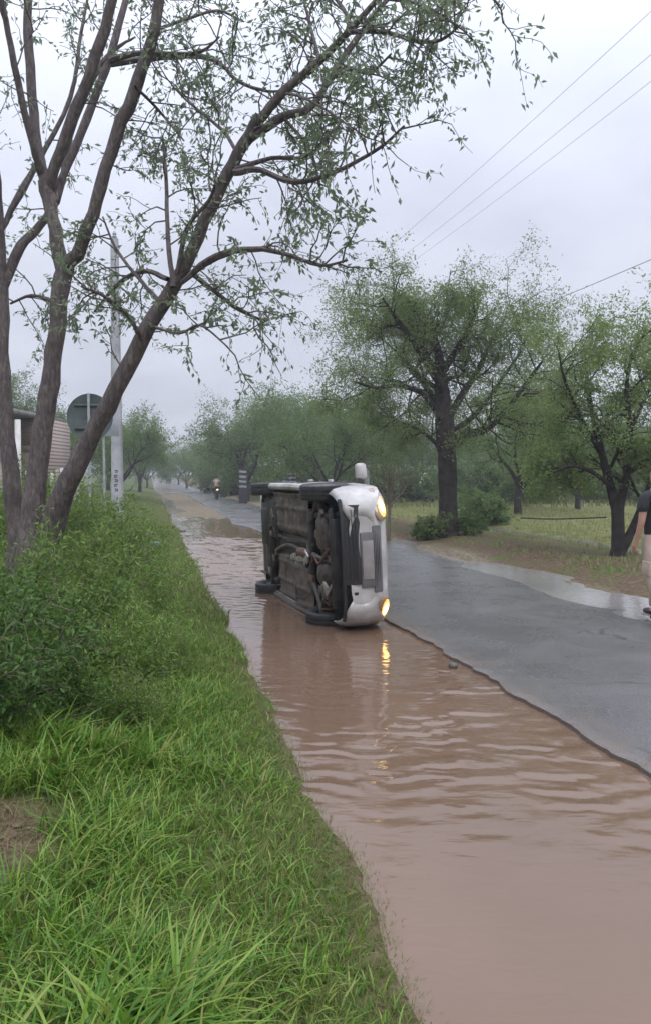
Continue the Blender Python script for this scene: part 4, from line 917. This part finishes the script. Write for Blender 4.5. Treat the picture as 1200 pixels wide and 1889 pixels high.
# ------------------------------------------------------------------ road signs seen from behind
M['signback'] = simple('weathered_sign_back', (.055, .07, .072), (.09, .11, .108), 4, .7, .1)
M['signgrey'] = simple('bare_aluminium_back', (.30, .32, .35), (.38, .40, .43), 5, .5, .4)
def disc_sign(x, y, Y, r, label, mat, name='road_sign'):
    q = P(x, y, Y); g = on_ground(q[0], Y); o = empty(name, (q[0], Y, g)); h = q[2]-g
    b = MB(); b.lathe([(0, -.006), (r-.012, -.006), (r, -.012), (r+.004, 0), (r, .010), (r-.01, .006), (0, .006)], (0, 0, h), 'y', 40); pn = b.build('panel', mat, o)
    for q_ in (.5, -.5): b = MB(); b.box((0, -.022, h+r*q_), (r*1.3, .02, .035)); b.build('bracket', mat, pn, False)
    b = MB(); b.tube([(0, -.055, -.1), (0, -.055, h+r*1.0)], .024, 10); b.build('post', M['galv'], o)
    tag(o, label, 'sign'); return o
disc_sign(166, 769, 13.2, .385, 'dark round road sign seen from behind, half hidden by the leaning stem', M['signback'])
q = P(190, 775, 15.2); g = on_ground(q[0], 15.2); o = empty('road_sign', (q[0], 15.2, g)); h = q[2]-g
b = MB(); b.box((0, 0, h), (.62, .012, .62), rotm('Y', R(0)), .004); b.build('panel', M['signgrey'], o)
b = MB(); b.tube([(0, .05, -.1), (0, .05, h+.3)], .024, 10); b.build('post', M['galv'], o)
tag(o, 'pale square road sign between the round sign and the utility pole', 'sign')

# ------------------------------------------------------------------ house, fence
M['brick'] = simple('reddish_brick_wall', (.15, .075, .055), (.24, .13, .10), 3, .9)
t = M['brick'].node_tree; pr = [n for n in t.nodes if n.type == 'BSDF_PRINCIPLED'][0]
tcb = N(t, 'ShaderNodeTexCoord'); mpb = N(t, 'ShaderNodeMapping'); mpb.inputs['Rotation'].default_value = (R(90), 0, 0); t.links.new(tcb.outputs['Object'], mpb.inputs[0])
bk = N(t, 'ShaderNodeTexBrick'); bk.inputs['Scale'].default_value = 4; bk.inputs['Color1'].default_value = (.15, .09, .072, 1); bk.inputs['Color2'].default_value = (.20, .125, .10, 1); bk.inputs['Mortar'].default_value = (.30, .27, .24, 1)
t.links.new(mpb.outputs[0], bk.inputs['Vector']); t.links.new(bk.outputs[0], pr.inputs['Base Color'])
M['whitewash'] = simple('whitewash', (.50, .49, .47), (.64, .63, .60), 4, .85)
M['roofgrey'] = simple('roof_sheet', (.13, .12, .12), (.19, .18, .17), 4, .7)
M['woodpale'] = simple('pale_weathered_wood', (.26, .23, .19), (.38, .34, .29), 10, .85, bump=.4, bscale=30)
HY = 27.0; hx1 = P(86, 800, HY)[0]; hz = on_ground(hx1-4, HY)-.2
hs_ = empty('house', (hx1-4.5, HY, hz)); W_ = 9.0; D_ = 7.0; HH = P(60, 772, HY)[2]-hz
def wall_with(b, x0, x1, z0, z1, y, th, holes):
    xs_ = sorted({x0, x1, *[h[0] for h in holes], *[h[1] for h in holes]}); zs_ = sorted({z0, z1, *[h[2] for h in holes], *[h[3] for h in holes]})
    for a, c in zip(xs_, xs_[1:]):
        for d, e in zip(zs_, zs_[1:]):
            if any(h[0] <= a and c <= h[1] and h[2] <= d and e <= h[3] for h in holes): continue
            b.box(((a+c)/2, y, (d+e)/2), (c-a, th, e-d))
b = MB(); wall_with(b, -4.5, 4.5, 0, HH, 0, .2, [(2.4, 3.5, 1.2, 2.4), (.4, 1.35, 0, 2.15), (-2.5, -1.3, 1.2, 2.4)]); b.box((4.4, 1.3, HH/2), (.2, 2.4, HH)); b.box((-4.4, 1.3, HH/2), (.2, 2.4, HH)); b.box((0, 2.5, HH/2), (8.6, .2, HH)); b.build('wall', M['brick'], hs_, False)
for wx in (2.95, -1.9):
    b = MB(); f_ = .05
    for dx_ in (-.575, 0, .575): b.box((wx+dx_*.95, -.03, 1.8), (f_, .08, 1.2))
    b.box((wx, -.03, 2.4), (1.2, .08, f_)); b.box((wx, -.05, 1.2), (1.3, .14, .06)); wn = b.build('window', M['whitewash'], hs_, False)
    b = MB(); b.box((wx, .02, 1.8), (1.08, .01, 1.18)); b.build('pane', M['glass'], wn, False)
b = MB(); b.box((.875, 0, 1.07), (.93, .05, 2.13)); dr = b.build('door', M['roofgrey'], hs_, False); b = MB(); b.ell((1.22, -.05, 1.05), (.03, .03, .03)); b.build('handle', M['galv'], dr)
b = MB(); b.box((-.4, .3, HH+.09), (9.2, 5.0, .16)); rf = b.build('roof', M['roofgrey'], hs_, False)
b = MB(); b.box((-.4, -2.23, HH-.02), (9.22, .06, .30)); b.build('fascia', M['whitewash'], rf, False)
for k in range(4):
    b = MB(); b.box((4.3-k*2.7, -2.0, HH/2-.09), (.14, .14, HH-.18)); b.build('porch_column', M['whitewash'], hs_, False)
tag(hs_, 'low brick house with white porch columns behind the fence', 'house')
fe = empty('fence', (UX(-2.9, 14), 14, on_ground(UX(-2.9, 14), 14)))
tops = []
for k in range(15):
    Y = 9.5+k*1.6; u = -2.6-.02*k; X = UX(u, Y); g = on_ground(X, Y)
    lx, ly, lz = X-fe.location.x, Y-fe.location.y, g-fe.location.z
    b = MB(); hh = 1.45+.1*math.sin(k*2.1); b.box((lx, ly, lz+hh/2-.1), (.09, .09, hh+.2), rotm('Y', .03*math.sin(k*1.7)), .01); b.build('post', M['whitewash'] if k % 3 else M['woodpale'], fe, False)
    tops.append((lx, ly, lz))
for hgt in (.35, .75, 1.15):
    b = MB(); b.tube([(x_, y_, z_+hgt) for x_, y_, z_ in tops], .006, 5); b.build('fence_wire', M['galv'], fe)
tag(fe, 'white-posted wire fence between the verge and the brick house', 'fence')

# ------------------------------------------------------------------ striped markers on the far roadside
M['white'] = simple('white_marker_paint', (.16, .16, .17), (.36, .36, .37), 9, .7)
def marker(x0, x1, y0, y1, Y, label, name, nb):
    q0, q1 = P(x0, y1, Y), P(x1, y0, Y); g = on_ground((q0[0]+q1[0])/2, Y); o = empty(name, ((q0[0]+q1[0])/2, Y, g)); wd = q1[0]-q0[0]; zt = q1[2]-g
    zb3 = max(.0, q0[2]-g)
    b = MB(); b.box((0, 0, zt/2), (wd, .18, zt), bev=.01); core = b.build('board', M['blackpaint'], o, False)
    for k in range(nb):
        z = zb3+(zt-zb3)*(k+.5)/nb; b = MB(); b.box((0, -.092, z), (wd*.9, .012, (zt-zb3)/nb*.45), rotm('Y', .06), .003); b.build('stripe', M['white'], o, False)
    tag(o, label, 'marker')
marker(441, 456, 866, 902, 50, 'black and white striped marker post under the far trees', 'marker_post', 4)
marker(520, 548, 870, 893, 46, 'wide dark marker board with white bars just above the car roof line', 'marker_board', 3)

# ------------------------------------------------------------------ people
M['skin'] = simple('skin', (.36, .20, .14), (.42, .24, .17), 8, .55)
M['tee'] = simple('black_cotton', (.014, .014, .017), (.022, .022, .026), 10, .85, bump=.3, bscale=25)
M['khaki'] = simple('khaki_trousers', (.33, .26, .20), (.42, .335, .27), 7, .85, bump=.4, bscale=18)
M['hair'] = simple('dark_hair', (.012, .010, .009), (.025, .02, .018), 30, .6, bump=.5, bscale=80)
M['shoe'] = simple('dark_shoe', (.02, .018, .018), (.04, .035, .033), 12, .6)
M['sole'] = simple('pale_sole', (.35, .33, .30), None, rough=.7)
M['pinkshirt'] = simple('pale_pink_shirt', (.50, .36, .33), (.60, .45, .42), 8, .8)
M['jeans'] = simple('dark_jeans', (.03, .035, .05), (.05, .055, .075), 10, .85)
def skinned(name, V, E, rad, mat, parent, sub=2, root=0):
    me = bpy.data.meshes.new(name); me.from_pydata([tuple(v) for v in V], E, []); ob = bpy.data.objects.new(name, me); col.objects.link(ob)
    sm = ob.modifiers.new('skin', 'SKIN'); sm.use_smooth_shade = True
    for i, r_ in enumerate(rad):
        sv = me.skin_vertices[0].data[i]; sv.radius = (r_, r_) if np.isscalar(r_) else r_; sv.use_root = (i == root)
    s2 = ob.modifiers.new('sub', 'SUBSURF'); s2.levels = sub; s2.render_levels = sub
    dg = bpy.context.evaluated_depsgraph_get(); ev = ob.evaluated_get(dg); nm = bpy.data.meshes.new_from_object(ev)
    ob.modifiers.clear(); ob.data = nm; nm.name = name; bpy.data.meshes.remove(me)
    nm.materials.clear(); nm.materials.append(mat)
    for p_ in nm.polygons: p_.use_smooth = True; p_.material_index = 0
    ob.parent = parent; return ob
def add_tubes(ob, tubes, k=8):
    """join finger chains into the body's own mesh"""
    b = MB()
    for pts, r_ in tubes: b.tube(smooth_path(pts, 3), np.interp(np.linspace(0, 1, (len(pts)-1)*3+1), np.linspace(0, 1, len(r_)), r_), k)
    t_ = b.build('tmp', ob.data.materials[0]); bm = bmesh.new(); bm.from_mesh(ob.data); bm.from_mesh(t_.data); bm.to_mesh(ob.data); bm.free()
    bpy.data.objects.remove(t_)
    for p_ in ob.data.polygons: p_.use_smooth = True
def man(name, loc, rz):
    """walking adult, facing local +y; z up, feet at 0"""
    o = empty(name, loc, rz)
    J = dict(pel=(0, 0, .94), wai=(0, .0, 1.06), che=(0, .005, 1.26), ne0=(0, -.01, 1.45), ne1=(0, .005, 1.52), hd0=(0, .025, 1.59), hd1=(0, .02, 1.67), hd2=(0, .01, 1.72))
    V = [J[k_] for k_ in J]; ix = {k_: i for i, k_ in enumerate(J)}; E = [(0, 1), (1, 2), (2, 3), (3, 4), (4, 5), (5, 6), (6, 7)]
    rad = [(.15, .10), (.135, .095), (.155, .105), (.07, .062), (.055, .055), (.07, .085), (.075, .092), (.05, .06)]
    def add(nm, p_, r_, par): ix[nm] = len(V); V.append(p_); rad.append(r_); E.append((ix[par], ix[nm]))
    for s_, ph in ((1, .10), (-1, -.14)):
        # s_=1 is the right side; legs mid-stride
        add('hip%d' % s_, (.09*s_, 0, .90), .088, 'pel'); add('kn%d' % s_, (.10*s_, ph*.75+.03, .49), .056, 'hip%d' % s_)
        add('an%d' % s_, (.10*s_, ph*1.6-.03, .09), .04, 'kn%d' % s_); add('to%d' % s_, (.115*s_, ph*1.6+.12, .035), .032, 'an%d' % s_)
        add('sh%d' % s_, (.185*s_, -.01, 1.40), .052, 'ne0'); add('el%d' % s_, (.225*s_, -.03-ph*.15, 1.12), .040, 'sh%d' % s_)
        add('wr%d' % s_, (.240*s_, .02-ph*.3, .885), .027, 'el%d' % s_); add('pa%d' % s_, (.238*s_, .03-ph*.35, .82), (.02, .036), 'wr%d' % s_)
    bd = skinned('body', V, E, rad, M['skin'], o, 2)
    tb = []
    for s_, ph in ((1, .10), (-1, -.14)):
        x0, y0, z0 = V[ix['pa%d' % s_]]
        for q, ln in enumerate((.070, .078, .072, .056)):
            yy = y0+.030-q*.020
            tb.append(([(x0, yy, z0+.01), (x0, yy+.004, z0-ln*.45), (x0-s_*.014, yy+.004, z0-ln*.8), (x0-s_*.032, yy+.002, z0-ln*.95)], [.010, .0095, .0085, .006]))
        tb.append(([(x0, y0+.028, z0+.035), (x0-s_*.012, y0+.052, z0+.005), (x0-s_*.02, y0+.056, z0-.028)], [.012, .0105, .007]))
    # face: nose, ears, brow
    tb.append(([(0, .095, 1.655), (0, .118, 1.63), (0, .112, 1.615)], [.008, .013, .010]))
    for s_ in (1, -1): tb.append(([(s_*.076, .005, 1.66), (s_*.088, -.005, 1.645), (s_*.078, .005, 1.61)], [.010, .014, .008]))
    tb.append(([(-.024, .098, 1.578), (0, .104, 1.577), (.024, .098, 1.578)], [.004, .006, .004]))
    add_tubes(bd, tb)
    for s_ in (1, -1):
        b = MB(); b.ell((s_*.03, .096, 1.655), (.011, .008, .008)); b.build('eye', M['blackpaint'], bd)
    b = MB(); b.ell((0, -.012, 1.685), (.088, .105, .088), None, 20, 12); hr_ = b.build('hair', M['hair'], o)
    for v in hr_.data.vertices:
        if v.co.y > .03 and v.co.z < 1.70: v.co.y = .03+(v.co.y-.03)*.15
        v.co += Vector((random.Random(v.index).uniform(-1, 1), random.Random(v.index+7).uniform(-1, 1), 0))*.003
    # t-shirt with sleeves to above the elbow
    SV = [(0, 0, .76), (0, .0, .98), (0, .005, 1.24), (0, -.008, 1.42), (.19, -.012, 1.405), (.228, -.03, 1.22), (-.19, -.012, 1.405), (-.228, -.01, 1.22)]
    sh_ = skinned('t_shirt', SV, [(0, 1), (1, 2), (2, 3), (3, 4), (4, 5), (3, 6), (6, 7)], [(.178, .125), (.165, .122), (.178, .128), (.10, .085), (.072, .072), (.068, .068), (.072, .072), (.068, .068)], M['tee'], o, 2)
    TV = [(0, 0, 1.06), (0, 0, .90)]; TE = [(0, 1)]; TR = [(.155, .11), (.15, .11)]
    for s_, ph in ((1, .10), (-1, -.14)):
        a_ = len(TV); TV += [(.092*s_, 0, .84), (.102*s_, ph*.4+.015, .66), (.104*s_, ph*.75+.03, .48), (.104*s_, ph*1.2, .28), (.104*s_, ph*1.6-.03, .10)]
        TE += [(1, a_), (a_, a_+1), (a_+1, a_+2), (a_+2, a_+3), (a_+3, a_+4)]; TR += [.108, .098, .086, .084, .078]
    tz = skinned('trousers', TV, TE, TR, M['khaki'], o, 2)
    for s_, ph in ((1, .10), (-1, -.14)):
        b = MB(); b.box((.185*s_, ph*.5+.02, .60), (.03, .13, .16), rotm('X', -ph*.6), .012); b.build('cargo_pocket', M['khaki'], tz)
        b = MB(); yy = ph*1.6; b.ell((.112*s_, yy+.045, .052), (.048, .135, .046)); b.ell((.108*s_, yy-.03, .085), (.045, .055, .05)); s3 = b.build('shoe', M['shoe'], o)
        b = MB(); b.box((.112*s_, yy+.04, .016), (.09, .26, .026), bev=.012); b.build('sole', M['sole'], s3)
    return o
MY = 8.9; mxp = P(1208, 1150, MY)[0]
mo = man('person', (mxp, MY, .075), R(18))
tag(mo, 'person in black t-shirt and khaki cargo trousers walking at the right edge of the road', 'person')

# motorcycle and rider, seen from behind
def motorcycle(X, Y, rz, label, plabel, g):
    o = empty('motorcycle', (X, Y, g), rz)
    for wy in (-.62, .62):
        b = MB(); b.lathe([(.24, -.03), (.275, -.045), (.30, -.02), (.30, .02), (.275, .045), (.24, .03)], (0, wy, .30), 'x', 28); ty = b.build('wheel', M['rubber'], o)
        b = MB(); b.lathe([(.24, -.025), (.225, -.02), (.225, .02), (.24, .025)], (0, wy, .30), 'x', 24); b.lathe([(0, -.05), (.04, -.05), (.04, .05), (0, .05)], (0, wy, .30), 'x', 12)
        for q in range(8): a = q*PI/4; b.tube([(0, wy, .30), (0, wy+.23*math.cos(a), .30+.23*math.sin(a))], .006, 4)
        b.build('rim', M['rim'], ty)
    b = MB(); b.tube([(0, .45, .85), (0, .15, .65), (0, -.2, .60), (0, -.62, .32)], .025, 8); b.tube([(0, .1, .62), (0, .0, .32), (0, -.3, .32)], .03, 8); b.box((0, .05, .45), (.22, .30, .28), bev=.05); b.build('frame', M['blackplastic'], o)
    b = MB(); b.tube([(.06, .62, .3), (.06, .45, .95)], .02, 8); b.tube([(-.06, .62, .3), (-.06, .45, .95)], .02, 8); b.build('fork', M['galv'], o)
    b = MB(); b.tube([(-.36, .32, 1.04), (-.15, .42, 1.0), (.15, .42, 1.0), (.36, .32, 1.04)], .014, 8); b.build('handlebar', M['galv'], o)
    b = MB(); b.ell((0, .18, .80), (.13, .24, .12)); b.build('fuel_tank', M['red'], o)
    b = MB(); b.box((0, -.28, .77), (.24, .62, .09), bev=.035); b.build('seat', M['blackplastic'], o)
    b = MB(); b.box((0, -.66, .62), (.15, .30, .03), rotm('X', .3), .01); b.build('mudguard', M['blackplastic'], o)
    b = MB(); b.ell((0, -.70, .72), (.06, .03, .04)); b.build('tail_lamp', M['bulb'], o)
    b = MB(); b.tube([(.14, .0, .3), (.15, -.3, .32), (.16, -.75, .40)], [.02, .03, .04], 8); b.build('exhaust', M['galv'], o)
    for s_ in (1, -1):
        b = MB(); b.ell((s_*.32, .38, 1.18), (.05, .015, .035)); b.tube([(s_*.28, .36, 1.04), (s_*.32, .38, 1.16)], .006, 5); b.build('mirror', M['blackplastic'], o)
    tag(o, label, 'motorcycle')
    r = empty('person', (X, Y, g), rz)
    V = [(0, -.22, .88), (0, -.20, 1.05), (0, -.14, 1.28), (0, -.10, 1.42), (0, -.08, 1.52), (0, -.06, 1.62)]; E = [(0, 1), (1, 2), (2, 3), (3, 4), (4, 5)]; rad = [(.15, .12), (.14, .11), (.165, .115), (.07, .07), (.06, .06), (.09, .10)]
    for s_ in (1, -1):
        a = len(V); V += [(s_*.19, -.10, 1.36), (s_*.30, .08, 1.16), (s_*.32, .30, 1.07), (s_*.11, -.12, .85), (s_*.19, .22, .74), (s_*.18, .05, .34), (s_*.18, .18, .29)]
        E += [(3, a), (a, a+1), (a+1, a+2), (0, a+3), (a+3, a+4), (a+4, a+5), (a+5, a+6)]; rad += [.055, .042, .032, .09, .065, .045, .035]
    skinned('body', V, E, rad, M['skin'], r, 1)
    V2 = [(0, -.22, .90), (0, -.20, 1.05), (0, -.14, 1.28), (0, -.105, 1.41), (.19, -.10, 1.365), (.27, .03, 1.22), (-.19, -.10, 1.365), (-.27, .03, 1.22)]
    skinned('shirt', V2, [(0, 1), (1, 2), (2, 3), (3, 4), (4, 5), (3, 6), (6, 7)], [(.175, .145), (.165, .135), (.185, .14), (.09, .085), (.075, .075), (.065, .065), (.075, .075), (.065, .065)], M['pinkshirt'], r, 1)
    V3 = [(0, -.22, .92), (0, -.20, .86)]; E3 = [(0, 1)]; r3 = [(.16, .13), (.15, .12)]
    for s_ in (1, -1):
        a = len(V3); V3 += [(s_*.12, -.10, .85), (s_*.195, .22, .745), (s_*.185, .05, .36)]; E3 += [(1, a), (a, a+1), (a+1, a+2)]; r3 += [.105, .08, .065]
    skinned('trousers', V3, E3, r3, M['jeans'], r, 1)
    b = MB(); b.ell((0, -.065, 1.655), (.10, .115, .10)); b.build('hair', M['hair'], r)
    tag(r, plabel, 'person'); return o, r
def road_top(X, Y): return .06+float(rise(Y))
hd = math.atan(SL)
X, Y = P(400, 915, 58)[0], 58
motorcycle(X, Y, hd, 'small motorcycle with glowing tail lamp riding away on the road', 'person in pale pink shirt riding a motorcycle away', road_top(X, Y))
X, Y = P(284, 884, 165)[0], 165
motorcycle(X, Y, hd+PI, 'tiny distant motorcycle at the far end of the road', 'tiny distant rider at the far end of the road', road_top(X, Y))

# ------------------------------------------------------------------ stones, log, litter
M['stone'] = simple('dark_wet_stone', (.05, .045, .04), (.11, .10, .085), 9, .5, bump=.6, bscale=14)
M['rubble'] = simple('grey_rubble', (.16, .16, .15), (.28, .27, .25), 9, .8, bump=.6, bscale=14)
M['clod'] = simple('brown_clod', (.08, .052, .034), (.16, .11, .075), 20, .9, bump=.5, bscale=60)
M['tealplastic'] = simple('faded_teal_plastic', (.10, .16, .15), (.15, .22, .20), 9, .5)
def rock(X, Y, z, r, seed, label, mat='stone', flat=.7, cat='stone'):
    bm = bmesh.new(); bmesh.ops.create_icosphere(bm, subdivisions=2, radius=1); rr = np.random.default_rng(seed); dirs = rr.normal(size=(9, 3)); dirs /= np.linalg.norm(dirs, axis=1)[:, None]; lim = .62+.3*rr.random(9)
    for v in bm.verts:
        c = np.array(v.co)
        for d_, l_ in zip(dirs, lim):
            e_ = c @ d_
            if e_ > l_: c = c-d_*(e_-l_)
        v.co = Vector(c*np.array([r, r*.85, r*flat]))
    me = bpy.data.meshes.new('rock'); bm.to_mesh(me); bm.free(); me.materials.append(M[mat])
    ob = bpy.data.objects.new('rock', me); col.objects.link(ob); ob.location = (X, Y, z); tag(ob, label, cat, 'clods in the bare patch' if mat == 'clod' else None)
q = P(834, 1236, 6.95); rock(q[0], 6.95, .02, .05, 1, 'small dark stone poking out of the water by the asphalt edge')
Y = 24.5; rock(P(337, 980, Y)[0], Y, .02, .11, 2, 'dark stone where the far water meets the verge', flat=.5)
Y = 17.5; X = P(278, 962, Y)[0]; rock(X, Y, on_ground(X, Y)+.05, .16, 3, 'grey rubble lump on the verge mound below the utility pole', 'rubble', .6, 'rubble')
Y = 16.5; X = P(285, 980, Y)[0]; rock(X, Y, on_ground(X, Y)+.04, .13, 4, 'teal crumpled plastic lump lying on the far verge', 'tealplastic', .6, 'litter')
b = MB(); Y = 27.0; A_ = np.array([P(880, 946, Y)[0], Y, .22]); b.tube(smooth_path([A_, A_+[.25, .0, .01], A_+[.55, .05, 0]], 3), .10, 10); ob = b.build('log', M['bark_far']); tag(ob, 'short dark log in the field right of the broad old tree', 'log')
b = MB(); Y = 24.0; A_ = np.array([P(968, 948, Y)[0], Y+.6, .42]); B_ = np.array([P(1105, 952, Y)[0], Y-.6, .5]); b.tube(smooth_path([A_, A_*.6+B_*.4+[0, 0, -.04], B_], 5), .022, 8); ob = b.build('fallen_branch', M['bark_far']); tag(ob, 'long thin fallen branch lying low behind the forked tree', 'branch')
for k, X_ in enumerate((A_, B_)): pass

# ------------------------------------------------------------------ damp air
b = MB(); b.box((50, 730, 7.8), (2100, 1580, 18.4)); hz_ = b.build('haze', None, None, False)
hm = bpy.data.materials.new('damp_air'); hm.use_nodes = True; t = hm.node_tree; t.nodes.clear()
o = N(t, 'ShaderNodeOutputMaterial'); pv = N(t, 'ShaderNodeVolumePrincipled'); pv.inputs['Density'].default_value = .0018; pv.inputs['Color'].default_value = (.9, .92, .96, 1); pv.inputs['Anisotropy'].default_value = .3
t.links.new(pv.outputs[0], o.inputs['Volume']); hz_.data.materials.append(hm); tag(hz_, kind='stuff')
hz_['label'] = 'thin damp grey air over the whole place'; hz_['category'] = 'haze'

for k in range(26):
    rr_ = random.Random(300+k); X = -1.30+rr_.uniform(-.17, .17); Y = 3.05+rr_.uniform(-.28, .28)
    rock(X, Y, on_ground(X, Y)+.002, rr_.uniform(.008, .026), 50+k, 'brown clod of earth in the bare patch by the left edge', 'clod', .6, 'clod')
